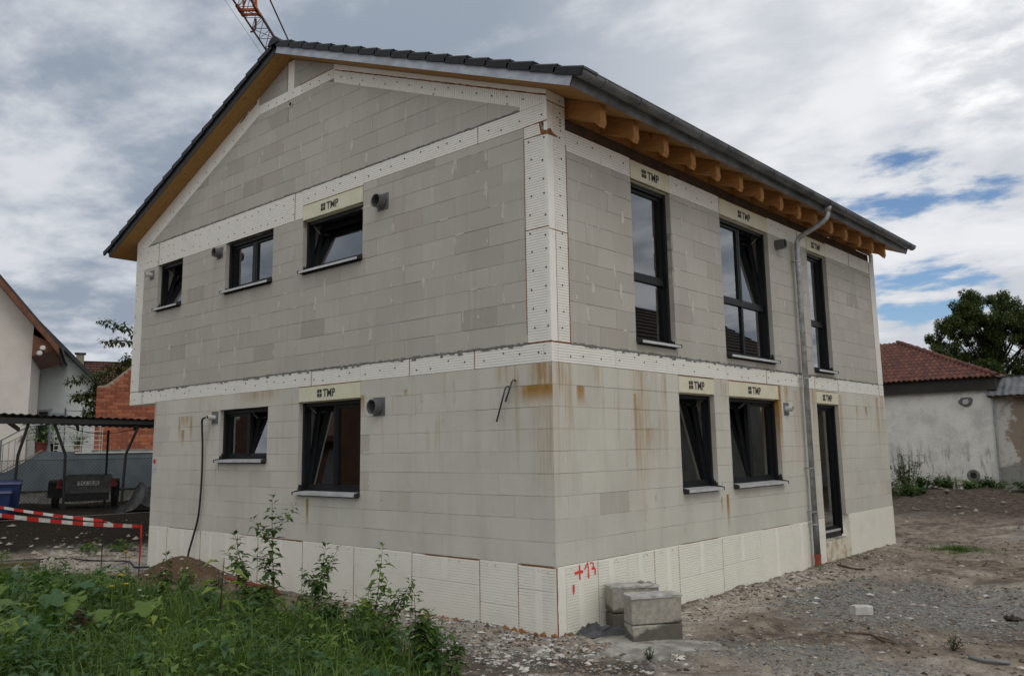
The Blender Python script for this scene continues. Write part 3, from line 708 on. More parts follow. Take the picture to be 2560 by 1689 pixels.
for key, fn, wins in (('G', FG, winG), ('E', FE, winE)):
    for i, w in enumerate(wins):
        u0, u1, z0, z1, lay = w['u0'], w['u1'], w['z0'], w['z1'], w['lay']; door = lay == 'door'
        g = .012; a, b2, c, d = u0+g, u1-g, z0+.03, z1-g
        mb = MB(); rectframe(mb, fn, a, b2, c, d, .055, .118, .185, .065)
        for (p, q) in ((a, a+.045), (b2-.045, b2)): ubox(mb, fn, p, q, c, d, .070, .117)          # shutter guide rails
        ubox(mb, fn, a+.046, b2-.046, d-.05, d, .085, .117)
        if lay.startswith('two') or lay == 'tall2': m_ = (a+b2)/2; ubox(mb, fn, m_-.03, m_+.03, c+.05, d-.05, .120, .183)
        zt = 0
        if lay.startswith('tall'): zt = z0+.86; ubox(mb, fn, a+.05, b2-.05, zt, zt+.07, .112, .186)
        frame = mb.build('balcony_door' if door else 'window', M_frame, HOUSE)
        T = rad(9); A, B, Cc, Dd = a+.03, b2-.03, c+.035, d-.03
        if lay == 'tilt': sash(fn, A, B, Cc, Dd, frame, T*(1.5 if z1-z0 < 1 else .8))
        elif lay == 'door': sash(fn, A, B, Cc+.05, Dd, frame)
        elif lay.startswith('two'):
            sash(fn, A, m_-.008, Cc, Dd, frame, T*.85 if lay == 'two_lt' else 0.); sash(fn, m_+.008, B, Cc, Dd, frame, T*1.25 if lay == 'two_rt' else 0.)
        elif lay == 'tall1':
            sash(fn, A, B, zt+.045, Dd, frame)
            mb = MB(); ubox(mb, fn, a+.05, b2-.05, c+.06, zt+.004, .15, .155); mb.build('glass_pane', M_glass, frame)
        elif lay == 'tall2':
            sash(fn, A, m_-.008, zt+.045, Dd, frame); sash(fn, m_+.008, B, zt+.045, Dd, frame, T*.8)
            for (p, q) in ((a+.05, m_-.025), (m_+.025, b2-.05)):
                mb = MB(); ubox(mb, fn, p, q, c+.06, zt+.004, .15, .155); mb.build('glass_pane', M_glass, frame)
        # foam line beside the frame
        mb = MB(); ubox(mb, fn, u0+.001, u0+.012, z0+.03, z1-.01, .112, .16); ubox(mb, fn, u1-.012, u1-.001, z0+.03, z1-.01, .112, .16); mb.build('frame_foam', simple('yellow_foam', (.48, .31, .10), (.3, .17, .05), 12), frame)
        if w.get('box'):
            q0, q1 = w['box']
            mb = MB(); ubox(mb, fn, u0+.004, u1-.004, q0+.004, q1-.006, -.005, .112); ubox(mb, fn, u0+.02, u1-.02, q0-.012, q0+.003, .045, .112)
            bx = mb.build('shutter_box', M_box, frame)
            h = .116; tmp_text(fn, (u0+u1)/2-(.02 if key == 'G' else -.03), (q0+q1)/2, h, bx.parent, key)
            for (p, q, r_, s_) in ((u0, q1-.004, u1, q1-.003), ):
                k = seam_new = MB()
            sm = MB(); u = u0
            while u < u1:
                v = min(u1, u+R.uniform(.02, .06)); ubox(sm, fn, u, v, q1-.007, q1+R.uniform(-.001, .005), -.0055-R.random()*.003, .01); u = v
            sm.build('frame_foam', M_foam, frame)
        if not door:
            # sloping aluminium sill with black end caps
            p = .085
            mb = MB(); zz = z0+.012
            mb.add([fn(u0+.012, zz+.030, .118), fn(u1-.012, zz+.030, .118), fn(u1-.012, zz+.012, -p), fn(u0+.012, zz+.012, -p), fn(u0+.012, zz-.022, -p), fn(u1-.012, zz-.022, -p),
                    fn(u0+.012, zz+.026, .118), fn(u1-.012, zz+.026, .118), fn(u1-.012, zz+.008, -p+.004), fn(u0+.012, zz+.008, -p+.004), fn(u0+.012, zz-.022, -p+.004), fn(u1-.012, zz-.022, -p+.004)],
                   [(0,1,2,3),(3,2,5,4),(6,7,8,9),(9,8,11,10),(4,5,11,10),(0,3,9,6),(3,4,10,9),(1,2,8,7),(2,5,11,8)])
            mb.build('sill', M_alu, frame)
            for e0, e1 in ((u0-.004, u0+.011), (u1-.011, u1+.004)):
                mb = MB(); mb.prism([(-p-.006, zz-.026), (.0, zz-.015), (.0, zz+.040), (-p-.006, zz+.022)], lambda w_, z_, uu: fn(uu, z_, w_), e0, e1)
                mb.build('sill_end_cap', M_black, frame)
            # tar membrane up the reveal foot and under the sill
            mb = MB(); side = (u0 if key == 'G' else u1); sg = 1 if key == 'G' else -1
            pts = [(.0, z0)]; 
            for q in range(7): pts.append((.018+q*.014, z0+.10+R.uniform(-.03, .06)*(1 if q else .3)))
            pts.append((.11, z0))
            mb.prism(pts, lambda w_, z_, uu: fn(side+sg*uu, z_, w_), .0005, .003)
            ubox(mb, fn, u0+.02, u1-.02, z0-.03, z0-.006, -.004, .06)
            mb.build('sealing_membrane', M_black, frame)
        else:
            mb = MB(); ubox(mb, fn, a, b2, z0+.03+.065, z0+.03+.1, .095, .117); mb.build('threshold_rail', M_alu, frame)
            mb = MB(); pts = [(a, z0-.035)]+[(a+(b2-a)*k/9, z0-.035+R.uniform(0, .02)) for k in range(1, 9)]+[(b2, z0-.03), (b2, z0+.09), (a, z0+.09)]
            mb.prism(pts, fn, .10, .14); mb.build('sealing_membrane', M_black, frame)

# ---- vent pipes
def vent(fn, u, z, r, L, mat, square, inner=True):
    mb = MB(); N = 18; path = 0
    ring = lambda rr, w: [fn(u+math.cos(2*math.pi*i/N)*rr, z+math.sin(2*math.pi*i/N)*rr, w) for i in range(N)]
    vs = ring(r, .05)+ring(r, -L)+ring(r*.88, -L)+ring(r*.88, .03)
    fs = [(k*N+i, k*N+(i+1) % N, (k+1)*N+(i+1) % N, (k+1)*N+i) for k in range(3) for i in range(N)]+[tuple(3*N+i for i in range(N))]
    mb.add(vs, fs); o = mb.build('vent_pipe', mat, HOUSE)
    if square:
        s = square; mb = MB(); ubox(mb, fn, u-s*.9, u+s*1.1, z-s, z+s, -.0045, .003); mb.build('pipe_collar', simple('collar', (.16, .165, .18), (.11, .115, .125), 9), o)
vent(FG, -3.00, 4.74, .098, .13, M_pipeg, .12); vent(FG, -7.42, 4.745, .080, .12, M_pipeg, .10); vent(FG, -9.98, 4.735, .042, .14, M_pipew, .09)
vent(FG, -7.39, 1.88, .044, .14, M_pipew, .105); vent(FG, -3.05, 1.875, .100, .13, M_pipeg, .125)
vent(FE, 6.19, 4.665, .085, .16, M_pipeg, 0); vent(FE, 6.16, 1.865, .046, .13, M_pipew, .105)
mb = MB(); N = 16
mb.add([FG(-5.355+math.cos(2*math.pi*i/N)*r, 6.885+math.sin(2*math.pi*i/N)*r, -.003) for r in (.034, .062) for i in range(N)], [(i, (i+1) % N, N+(i+1) % N, N+i) for i in range(N)]); o = mb.build('hole_rim', M_smear, HOUSE)
mb = MB(); mb.add([FG(-5.355+math.cos(2*math.pi*i/N)*.0345, 6.885+math.sin(2*math.pi*i/N)*.0345, -.0025) for i in range(N)], [tuple(range(N))]); mb.build('hole', M_dowel, o)
mb = MB()
mb.tube([(-.56, .02, 2.07), (-.545, -.05, 2.075), (-.55, -.07, 2.055), (-.67, -.055, 1.83)], .0105, 7); mb.tube([(-.655, .02, 2.0), (-.64, -.055, 2.005), (-.65, -.075, 1.985), (-.81, -.06, 1.60)], .0105, 7)
mb.build('wall_anchor_rods', simple('rod_grey', (.10, .10, .105), (.06, .06, .065), 10, .5, .3), HOUSE, smooth=True)
mb = MB(); ubox(mb, FG, -9.575, -9.42, .965, 1.225, -.008, -.003); o = mb.build('notice_card', simple('card_white', (.62, .60, .60), (.52, .50, .51), 3), HOUSE)
mb = MB(); N = 14; mb.add([FG(-9.495+math.cos(2*math.pi*i/N)*.045, 1.15+math.sin(2*math.pi*i/N)*.045, -.0095) for i in range(N)], [tuple(range(N))]); ubox(mb, FG, -9.56, -9.435, 1.005, 1.012, -.0092, -.0085); mb.build('red_dot', simple('red_print', (.55, .02, .02)), o)
# red sprayed level mark on the plinth
M_spray = simple('red_spray', (.85, .035, .02), (.70, .10, .08), 40, .8)
mb = MB()
def stroke(pts, w):
    for (a, b2) in zip(pts, pts[1:]):
        du, dz = b2[0]-a[0], b2[1]-a[1]; L = math.hypot(du, dz); nu, nz = -dz/L*w/2, du/L*w/2; eu, ez = du/L*w*.35, dz/L*w*.35
        mb.prism([(a[0]-nu-eu, a[1]-nz-ez), (b2[0]-nu+eu, b2[1]-nz+ez), (b2[0]+nu+eu, b2[1]+nz+ez), (a[0]+nu-eu, a[1]+nz-ez)], FE, -.0085-R.random()*.0006, -.004)
stroke([(.40, -.03), (.398, -.10), (.402, -.17)], .026); stroke([(.322, -.10), (.39, -.095), (.45, -.097)], .032)
stroke([(.50, -.075), (.528, -.035), (.556, -.012), (.565, -.08), (.567, -.165)], .015); stroke([(.565, -.135), (.567, -.17)], .026)
stroke([(.60, -.02), (.635, -.014), (.665, -.035), (.655, -.06)], .012); stroke([(.635, -.085), (.672, -.078), (.694, -.10), (.692, -.15)], .022)
stroke([(.284, -.235), (.283, -.29)], .034); stroke([(.283, -.225), (.281, -.32)], .014)
mb.build('sprayed_mark', M_spray, HOUSE)

# ---- roof
M_verge_shaded = simple('verge_shaded', (.03, .032, .036), (.02, .022, .025), 4, .6)  # left verge board: shadow below the tiles put into a dark colour
Y0, Y1 = -.30, 11.40; EX = .575
def slope_fn(side):
    """(s along slope downward from ridge in plan metres, y, h above soffit plane)"""
    c = math.cos(math.atan(RS)); sn = math.sin(math.atan(RS))
    def f(s, y, h):
        return (-LUW/2+side*s+side*h*sn*1.0, y, 5.50+RS*LUW/2-RS*s+h*c)
    return f
SMAX = LUW/2+EX
SR = slope_fn(1); SL = slope_fn(-1)
mb = MB()
for f in (SR, SL):
    mb.hexa([f(0, .0, .0), f(SMAX, .0, .0), f(SMAX, Y1, .0), f(0, Y1, .0), f(0, .0, .024), f(SMAX, .0, .024), f(SMAX, Y1, .024), f(0, Y1, .024)])
    mb.hexa([f(0, Y0+.02, .03), f(SMAX, Y0+.02, .03), f(SMAX, Y1-.02, .03), f(0, Y1-.02, .03), f(0, Y0+.02, .10), f(SMAX, Y0+.02, .10), f(SMAX, Y1-.02, .10), f(0, Y1-.02, .10)])
roof = mb.build('roof', M_soffit, HOUSE)
for f in (SR, SL):
    ys = [-.296, -.20, -.10, -.003]
    for a, b2 in zip(ys, ys[1:]):
        mb = MB(); mb.hexa([f(0, a+.001, .001), f(SMAX, a+.001, .001), f(SMAX, b2-.001, .001), f(0, b2-.001, .001), f(0, a, .024), f(SMAX, a, .024), f(SMAX, b2, .024), f(0, b2, .024)]); mb.build('soffit_board', M_soffit, roof)
    mb = MB(); mb.hexa([f(0, Y0-.012, -.006), f(SMAX+.01, Y0-.012, -.006), f(SMAX+.01, Y0-.001, -.006), f(0, Y0-.001, -.006), f(0, Y0-.012, .115), f(SMAX+.01, Y0-.012, .115), f(SMAX+.01, Y0-.001, .115), f(0, Y0-.001, .115)]); mb.build('verge_board', M_vergem if f is SR else M_verge_shaded, roof)
    mb = MB(); mb.hexa([f(SMAX+.002, Y0+.01, -.005), f(SMAX+.02, Y0+.01, -.005), f(SMAX+.02, Y1-.01, -.005), f(SMAX+.002, Y1-.01, -.005), f(SMAX+.002, Y0+.01, .11), f(SMAX+.02, Y0+.01, .11), f(SMAX+.02, Y1-.01, .11), f(SMAX+.002, Y1-.01, .11)]); mb.build('eaves_board', M_zinc, roof)
# tiles
NROW = 17; TL = (SMAX+.10)/NROW
for side, f in ((1, SR), (-1, SL)):
    mb = MB(); ny = 0; y = Y0+.2; wv = .30
    ncol = int((Y1-Y0-.4)/wv)
    for r in range(NROW):
        s0, s1 = r*TL, min((r+1)*TL+.05, SMAX+.03)
        prof = []
        for k in range(ncol+1):
            y = Y0+.22+k*wv
            prof += [(y, .03), (y+.10, .0), (y+.20, .0), (y+.25, .03)]
        o = len(mb.v)
        for (yy, hh) in prof: mb.v += [f(s0, yy, .125+hh), f(s1, yy, .160+hh), f(s1, yy, .135+hh)]
        for k in range(len(prof)-1):
            mb.f += [(o+3*k, o+3*k+1, o+3*k+4, o+3*k+3), (o+3*k+1, o+3*k+2, o+3*k+5, o+3*k+4)]; mb.mi += [0, 0]
    mb.build('tile_field', M_tile, roof, kind='stuff')
    for r in range(NROW):
        s0, s1 = r*TL+.02, (r+1)*TL+.045
        mb = MB()
        def tile(y0, y1, h0a, h0b, h1a, h1b, ch=.018):
            A = [f(s0, y0, h0a), f(s1, y0, h1a), f(s1, y1, h1a), f(s0, y1, h0a), f(s0, y0+ch, h0b), f(s1, y0+ch, h1b), f(s1, y1, h1b), f(s0, y1, h0b)]
            lo = [f(s0, y0, h0b-ch), f(s1, y0, h1b-ch)]
            mb.add(A+lo, [(0,3,2,1),(4,5,6,7),(0,1,9,8),(8,9,5,4),(1,2,6,5,9),(2,3,7,6),(3,0,8,4,7)])
        j = R.uniform(-.004, .004)
        tile(-.352, -.318, .098, .185+j, .112, .222+j); tile(-.319, -.06, .150, .184+j, .187, .221+j)
        mb.build('verge_tile', M_tile, roof)
# ridge caps
mb = MB(); N = 10; rr = .125
ring = []
zr = 5.50+RS*LUW/2+.125
for yy, k in ((0., 1.06), (.03, 1.06), (.05, 1.0), (.36, .94)):
    ring.append([(math.cos(math.pi*(i/(N-1)))*rr*k*1.12, yy, math.sin(math.pi*(i/(N-1)))*rr*k*.95) for i in range(N)])
vs = [p for q in ring for p in q]; mb.add(vs, [(a*N+i, a*N+i+1, (a+1)*N+i+1, (a+1)*N+i) for a in range(3) for i in range(N-1)]+[tuple(range(N))]+[tuple(3*N+i for i in range(N))])
rme = mb.mesh('ridge_tile', M_tile, smooth=False)
y = -.365
while y < Y1-.2:
    o = bpy.data.objects.new('ridge_tile', rme); COL.objects.link(o); o.location = (-LUW/2, y, zr); set_parent(o, roof); y += .335
# purlin recess, blocking, rafter tails
mb = MB(); ubox(mb, FE, .36, LYW-.16, 5.05, 5.262, .055, .16); mb.build('wall_plate_membrane', M_recess, HOUSE)
mb = MB(); ubox(mb, FE, .36, LYW, 5.262, 5.492, .02, .05); mb.build('eaves_blocking_board', M_rafter, HOUSE)
pts = [(-.05, 5.272), (.36, 5.272-RS*.36), (.455, 5.205-RS*.455+.005), (.485, 5.28-RS*.485), (.478, 5.494-RS*.478), (-.05, 5.494+RS*.05)]
mb = MB(); mb.prism(pts, lambda x, z, w: (x, w, z), -.06, .06); rme = mb.mesh('rafter', M_rafter)
for y in [.47+.705*i for i in range(15)]:
    o = bpy.data.objects.new('rafter', rme); COL.objects.link(o); o.location = (0, y, 0); set_parent(o, roof)
# gutter
GXc, GZ, GR = .712, 5.405, .080
mb = MB(); N = 12
def garc(r): return [(GXc+math.cos(math.pi+math.pi*i/(N-1))*r, GZ+math.sin(math.pi+math.pi*i/(N-1))*r) for i in range(N)]
ou, inn = garc(GR), garc(GR-.004)
for y0, y1 in ((Y0-.03, Y1+.03),):
    mb.v = [(x, y0, z) for x, z in ou]+[(x, y1, z) for x, z in ou]+[(x, y0, z) for x, z in inn]+[(x, y1, z) for x, z in inn]
    mb.f = [(i, i+1, N+i+1, N+i) for i in range(N-1)]+[(2*N+i, 2*N+i+1, 3*N+i+1, 3*N+i) for i in range(N-1)]+[(0, N, 3*N, 2*N), (N-1, 2*N-1, 4*N-1, 3*N-1)]; mb.mi = [0]*len(mb.f)
mb.tube([(GXc+GR, Y0-.03, GZ), (GXc+GR, Y1+.03, GZ)], .010, 8); mb.add([(x, Y0-.028, z) for x, z in ou], [tuple(range(N))]); mb.add([(x, Y1+.028, z) for x, z in ou], [tuple(range(N))])
gut = mb.build('gutter', M_zinc, HOUSE)
mb = MB(); prof = garc(GR+.007)
for i in range(len(prof)-1): mb.hexa([(prof[i][0], -.017, prof[i][1]), (prof[i+1][0], -.017, prof[i+1][1]), (prof[i+1][0], .017, prof[i+1][1]), (prof[i][0], .017, prof[i][1]),
    (prof[i][0], -.017, prof[i][1]+.004), (prof[i+1][0], -.017, prof[i+1][1]+.004), (prof[i+1][0], .017, prof[i+1][1]+.004), (prof[i][0], .017, prof[i][1]+.004)])
gme = mb.mesh('gutter_bracket', M_zinc)
for i in range(16):
    o = bpy.data.objects.new('gutter_bracket', gme); COL.objects.link(o); o.location = (0, .12+.735*i, 0); set_parent(o, gut)
# downpipe
DY = 6.80
mb = MB(); mb.tube([(.69, DY+.02, 5.34), (.68, DY+.02, 5.20), (.655, DY+.015, 5.13), (.60, DY, 5.075), (.22, DY, 4.905), (.15, DY, 4.865), (.115, DY, 4.80), (.11, DY, 4.68), (.11, DY, .12)], .046, 14)
dp = mb.build('downpipe', M_galv, HOUSE, smooth=True)
mb = MB(); mb.tube([(.69, DY+.02, 5.36), (.69, DY+.02, 5.24)], [.075, .05], 12); mb.build('gutter_outlet', M_galv, dp, smooth=True)
for z in (4.45, 2.40, .88, .16, -.05):
    mb = MB(); mb.tube([(.11, DY, z-.012), (.11, DY, z+.012)], .0505, 14); mb.bar((.11, DY-.05, z), (-.02, DY-.05, z), .012, .02); mb.bar((.16, DY-.03, z), (.11, DY-.09, z), .01, .02); mb.build('pipe_clamp', M_galv, dp)
mb = MB(); mb.tube([(.11, DY, .125), (.11, DY, -.54)], .052, 14); mb.build('drain_pipe', M_pipeg, dp, smooth=True)
mb = MB(); mb.tube([(.11, DY, -.53), (.11, DY, -.60), (.11, DY, -.605), (.11, DY, -.72)], [.057, .057, .053, .053], 14); mb.build('drain_sleeve', simple('clay_orange', (.30, .065, .035), (.22, .05, .03), 6, .5), dp, smooth=False)
mb = MB(); mb.tube([(.11, DY, -.72), (.11, DY, -.80)], .062, 14); mb.build('drain_ring', simple('green_ring', (.05, .22, .10)), dp)

# ------------------------------------------------------------------ neighbours on the left (frame LX: lateral, depth, height)
def LB(): return MB()
M_stuccoA = simple('render_beige', (.78, .73, .67), (.72, .67, .61), 2, .95, bs=.25, bscale=60)
M_stuccoB = simple('render_bluewhite', (.74, .79, .78), (.68, .73, .73), 2, .95)
M_brown = simple('bargeboard_brown', (.20, .075, .035), (.13, .05, .025), 5, .7)
M_darkroof = simple('dark_sheet', (.045, .05, .055), (.03, .033, .037), 3, .6)
M_slate = simple('grey_blue_paint', (.155, .19, .21), (.12, .15, .165), 2.5, .9)
M_white = simple('white_paint', (.72, .72, .70), (.6, .6, .58), 4, .7)
M_conc = simple('old_concrete', (.30, .29, .27), (.17, .165, .15), 4, .95, bs=.4, bscale=25)
M_steel = simple('railing_steel', (.33, .345, .37), (.24, .25, .27), 8, .4, .5)
M_blk = simple('black_steel', (.012, .012, .013), (.02, .02, .02), 8, .6)

e = thing('stucco_house', 'beige rendered gable house with brown bargeboard at the left edge', 'house', Lw(-4, 31, -.2))
mb = MB(); rl = lambda l: 6.95-1.21*(l+2.95)
mb.prism([(-9.5, -.2), (-1.9, -.2), (-1.9, rl(-1.9)-.22), (-6.0, rl(-6.0)-.22), (-9.5, rl(-6.0)-.22-4.2)], lambda u, z, w: (u, w, z), 31, 35.9); mb.build('wall', M_stuccoA, e, LX)
for nm, mt, d0, d1, t0, t1, ex in (('roof', M_darkroof, 30.45, 40, .0, .09, -1.02), ('bargeboard', M_brown, 30.40, 30.45, -.24, -.01, -1.12), ('soffit', M_brown, 30.46, 36, -.25, -.215, -1.2)):
    mb = MB(); mb.prism([(-6.05, rl(-6.05)+t0), (ex, rl(ex)+t0), (ex, rl(ex)+t1), (-6.05, rl(-6.05)+t1)], lambda u, z, w: (u, w, z), d0, d1)
    mb.prism([(-6.05, rl(-6.05)+t0), (-10.5, rl(-6.05)+t0-5.2), (-10.5, rl(-6.05)+t1-5.2), (-6.05, rl(-6.05)+t1)], lambda u, z, w: (u, w, z), d0, d1); mb.build(nm, mt, e, LX)
mb = MB(); mb.prism([(-1.88, 4.42), (-1.12, 4.68), (-1.12, 4.76), (-1.88, 5.1)], lambda u, z, w: (u, w, z), 30.6, 35.5); mb.build('eaves_box', M_brown, e, LX)
for l, z in ((-1.68, 4.55), (-1.60, 4.72)):
    mb = MB(); mb.tube([(l, 30.58, z), (l+.01, 30.50, z-.03), (l+.02, 30.42, z-.05), (l+.02, 30.40, z-.05)], [.03, .06, .085, .05], 12); mb.build('floodlight', M_white, e, LX)

e = thing('white_house', 'blue-white rendered gable house standing behind the beige one', 'house', Lw(-3, 37, -.2))
mb = MB(); rb = lambda l: 7.10-1.044*(l+2.81)
mb.prism([(-9, -.2), (-.05, -.2), (-.05, rb(-.05)-.2), (-5.6, rb(-5.6)-.2), (-9, rb(-5.6)-3.7)], lambda u, z, w: (u, w, z), 36, 44); mb.build('wall', M_stuccoB, e, LX)
mb = MB(); mb.prism([(-5.6, rb(-5.6)-.18), (.17, rb(.17)-.18), (.17, rb(.17)), (-5.6, rb(-5.6))], lambda u, z, w: (u, w, z), 35.5, 44.5)
mb.prism([(-5.6, rb(-5.6)-.18), (-9.6, rb(-5.6)-4.4), (-9.6, rb(-5.6)-4.2), (-5.6, rb(-5.6))], lambda u, z, w: (u, w, z), 35.5, 44.5); mb.build('roof', M_darkroof, e, LX)
mb = MB(); mb.box(-2.25, -1.48, 35.94, 36.02, 1.4, 2.98); wd = mb.build('window', M_steel, e, LX)
for a in (-2.17, -1.84):
    mb = MB(); mb.box(a, a+.29, 35.925, 35.935, 1.5, 2.90); mb.build('pane', M_frame, wd, LX)
mb = MB(); mb.box(-1.46, -.9, 35.97, 36.02, 2.72, 2.86); mb.build('awning_box', simple('light_blue_paint', (.42, .52, .60)), e, LX)

e = thing('tiled_house', 'far house with brown tiled roof and small chimney behind the white one', 'house', Lw(0, 49, -.2))
mb = MB(); mb.box(-4, 7, 47.6, 54, -.2, 4.7); mb.build('wall', M_stuccoA, e, LX)
M_ctile = simple('brown_tile', (.13, .045, .032), (.08, .032, .025), 6, .75)
mb = MB()
rows = 11
for r in range(rows):
    z0, z1 = 4.45+(6.24-4.45)*r/rows, 4.45+(6.24-4.45)*(r+1)/rows; d0, d1 = 47+3.5*r/rows, 47+3.5*(r+1)/rows
    k = -4.2
    while k < 7.2:
        mb.hexa([(k, d0, z0), (k+.29, d0, z0), (k+.29, d1, z1-.03), (k, d1, z1-.03), (k+.02, d0, z0+.05), (k+.26, d0, z0+.05), (k+.26, d1+.1, z1+.0), (k+.02, d1+.1, z1+.0)]); k += .30
rf = mb.build('roof', M_ctile, e, LX)
mb = MB(); mb.hexa([(-4.2, 50.5, 6.2), (7.2, 50.5, 6.2), (7.2, 54.5, 4.4), (-4.2, 54.5, 4.4), (-4.2, 50.4, 6.27), (7.2, 50.4, 6.27), (7.2, 54.5, 4.5), (-4.2, 54.5, 4.5)]); mb.build('rear_slope', M_ctile, e, LX)
mb = MB(); mb.box(-1.02, -.64, 50.0, 50.5, 5.9, 6.60); ch = mb.build('chimney', simple('chimney_render', (.30, .27, .21)), e, LX); mb = MB(); mb.box(-1.10, -.56, 49.92, 50.58, 6.60, 6.66); mb.build('chimney_cap', M_blk, ch, LX)

# raised terrace with stair
e = thing('terrace', 'grey-blue raised terrace with white coping and an outside stair', 'terrace', Lw(0, 30, -.2))
mb = MB(); mb.prism([(-4.5, .22), (-1.37, .22), (5, .22), (5, 1.30), (-.47, 1.335), (-.49, 1.40), (-1.37, 1.41), (-2.46, .72), (-4.5, -.2)], lambda u, z, w: (u, w, z), 30, 30.25); mb.build('front_wall', M_slate, e, LX)
mb = MB(); mb.box(-4.4, 5, 30.05, 30.3, -.3, .222); mb.build('footing', M_conc, e, LX)
mb = MB(); mb.box(-1.3, 5, 31.4, 36, .5, 1.33); mb.box(-1.3, 5, 30.25, 31.4, 1.0, 1.33); mb.build('deck', M_conc, e, LX)
mb = MB(); mb.box(-.48, 5, 29.96, 30.3, 1.337, 1.375); mb.build('coping', M_white, e, LX)
for i in range(9):
    mb = MB(); l = -1.37-(i+1)*.27; z = 1.40-(i+1)*.17; mb.box(l, l+.27, 30.26, 31.35, z-.2, z); mb.build('step', M_conc, e, LX)
mb = MB(); mb.hexa([(-2.55, 29.97, .73), (-1.37, 29.97, 1.435), (-1.37, 30.02, 1.435), (-2.55, 30.02, .73), (-2.55, 29.97, .775), (-1.37, 29.97, 1.48), (-1.37, 30.02, 1.48), (-2.55, 30.02, .775)]); mb.build('stair_edge', simple('stair_edge', (.33, .30, .25)), e, LX)
mb = MB(); mb.tube([(-2.9, 30.1, 1.53), (-1.8, 30.1, 2.20), (-1.26, 30.1, 2.26)], .025, 6); mb.tube([(-2.9, 30.1, 1.36), (-1.75, 30.1, 2.02)], .014, 5)
for i in range(7):
    l = -2.75+i*.155; mb.tube([(l, 30.1, 1.36+(l+2.9)*.575), (l, 30.1, .66+(l+2.5)*.62)], .009, 5)
mb.tube([(-2.50, 30.1, .7), (-2.50, 30.1, 1.77)], .028, 6); mb.build('stair_railing', M_steel, e, LX)
mb = MB(); mb.tube([(-1.22, 30.2, 1.40), (-1.22, 30.2, 2.75)], .035, 6)
mb.tube([(-.9, 33, 1.35), (-.9, 33, 2.9)], .035, 6); mb.tube([(-.35, 33, 1.35), (-.35, 33, 2.95)], .035, 6); mb.tube([(-.9, 33, 2.82), (-.35, 33, 2.8)], .022, 6); mb.tube([(-.9, 33, 2.5), (-.35, 33, 2.48)], .015, 6)
mb.build('terrace_posts', M_steel, e, LX)
mb = MB()
for i in range(6): z = 1.45+i*.145; mb.tube([(-1.08, 30.15, z), (.27, 30.15, z)], .013, 5)
for l in (-1.08, -.84, -.55, -.33, .20, .27): mb.tube([(l, 30.15, 1.38), (l, 30.15, 2.19)], .011, 5)
mb.build('terrace_railing', simple('railing_cream', (.60, .58, .54)), e, LX)

# brick wall on the terrace
e = thing('brick_wall', 'red brick garden wall with a stepped sloping top', 'wall', Lw(1, 30.7, 1.33))
mb = MB(); mb.prism([(.04, 1.46), (2.2, 1.46), (2.2, 4.9), (1.6, 4.72), (.55, 3.75), (.30, 3.55), (.04, 3.5)], lambda u, z, w: (u, w, z), 30.625, 30.85); core = mb.build('mortar_core', simple('brick_mortar', (.42, .34, .27), (.30, .24, .19), 10, .95), e, LX)
mb = MB(); mb.box(-.02, 2.2, 30.58, 30.9, 1.32, 1.462); mb.build('plinth_course', M_conc, e, LX)
MBR = [simple('brick_%d' % k, c, tuple(x*.7 for x in c), 12, .9, bs=.3, bscale=50) for k, c in enumerate(((.42, .125, .06), (.50, .165, .08), (.34, .095, .05)))]
z = 1.466; r = 0
while z < 4.75:
    u = .03-(.125 if r % 2 else 0)
    while u < 2.15:
        a, b2 = max(u, .03)+.006, min(u+.245, 2.15)
        top = 3.52+max(0, (a-.28))*1.0 if a > .28 else 3.52
        if z+.10 < top+.05 and b2-a > .05:
            mb = MB(); w0 = 30.612+R.uniform(-.003, .004); mb.box(a, b2, w0, 30.70, z, z+.104); mb.build('brick', R.choice(MBR), e, LX)
        u += .257
    z += .118; r += 1

# lean-to shelter, fence, trailer
e = thing('lean_to_shelter', 'dark corrugated lean-to roof on bent black steel posts left of the house', 'shelter', Lw(-.5, 25, -.15))
mb = MB(); k = 0; prof = [(-4.2+i*.045, 2.27-.011*(-4.2+i*.045+.4)*4+.018*math.sin(i*math.pi/2)) for i in range(170)]
nn = len(prof)
for d, dz in ((24.35, 0), (27.9, -.12)):
    mb.v += [(l, d, z+dz) for l, z in prof]
mb.v += [(l, 24.35, z-.012) for l, z in prof]+[(l, 27.9, z-.132) for l, z in prof]
mb.f = [(i, i+1, nn+i+1, nn+i) for i in range(nn-1)]+[(2*nn+i, 2*nn+i+1, 3*nn+i+1, 3*nn+i) for i in range(nn-1)]+[(i, i+1, 2*nn+i+1, 2*nn+i) for i in range(nn-1)]; mb.mi = [0]*len(mb.f)
mb.build('roof_sheet', simple('rusty_sheet', (.050, .030, .026), (.025, .016, .014), 5, .8), e, LX)
mb = MB(); mb.hexa([(-4.2, 24.40, 2.10), (3.4, 24.40, 2.05), (3.4, 24.48, 2.05), (-4.2, 24.48, 2.10), (-4.2, 24.40, 2.30), (3.4, 24.40, 2.10), (3.4, 24.48, 2.10), (-4.2, 24.48, 2.30)]); mb.build('front_beam', M_blk, e, LX)
for l in (-3.4, -1.9, -.4, 1.1, 2.6):
    mb = MB(); mb.hexa([(l-.03, 24.5, 2.07), (l+.03, 24.5, 2.07), (l+.03, 27.8, 1.98), (l-.03, 27.8, 1.98), (l-.03, 24.5, 2.17), (l+.03, 24.5, 2.17), (l+.03, 27.8, 2.08), (l-.03, 27.8, 2.08)]); mb.build('roof_joist', M_blk, e, LX)
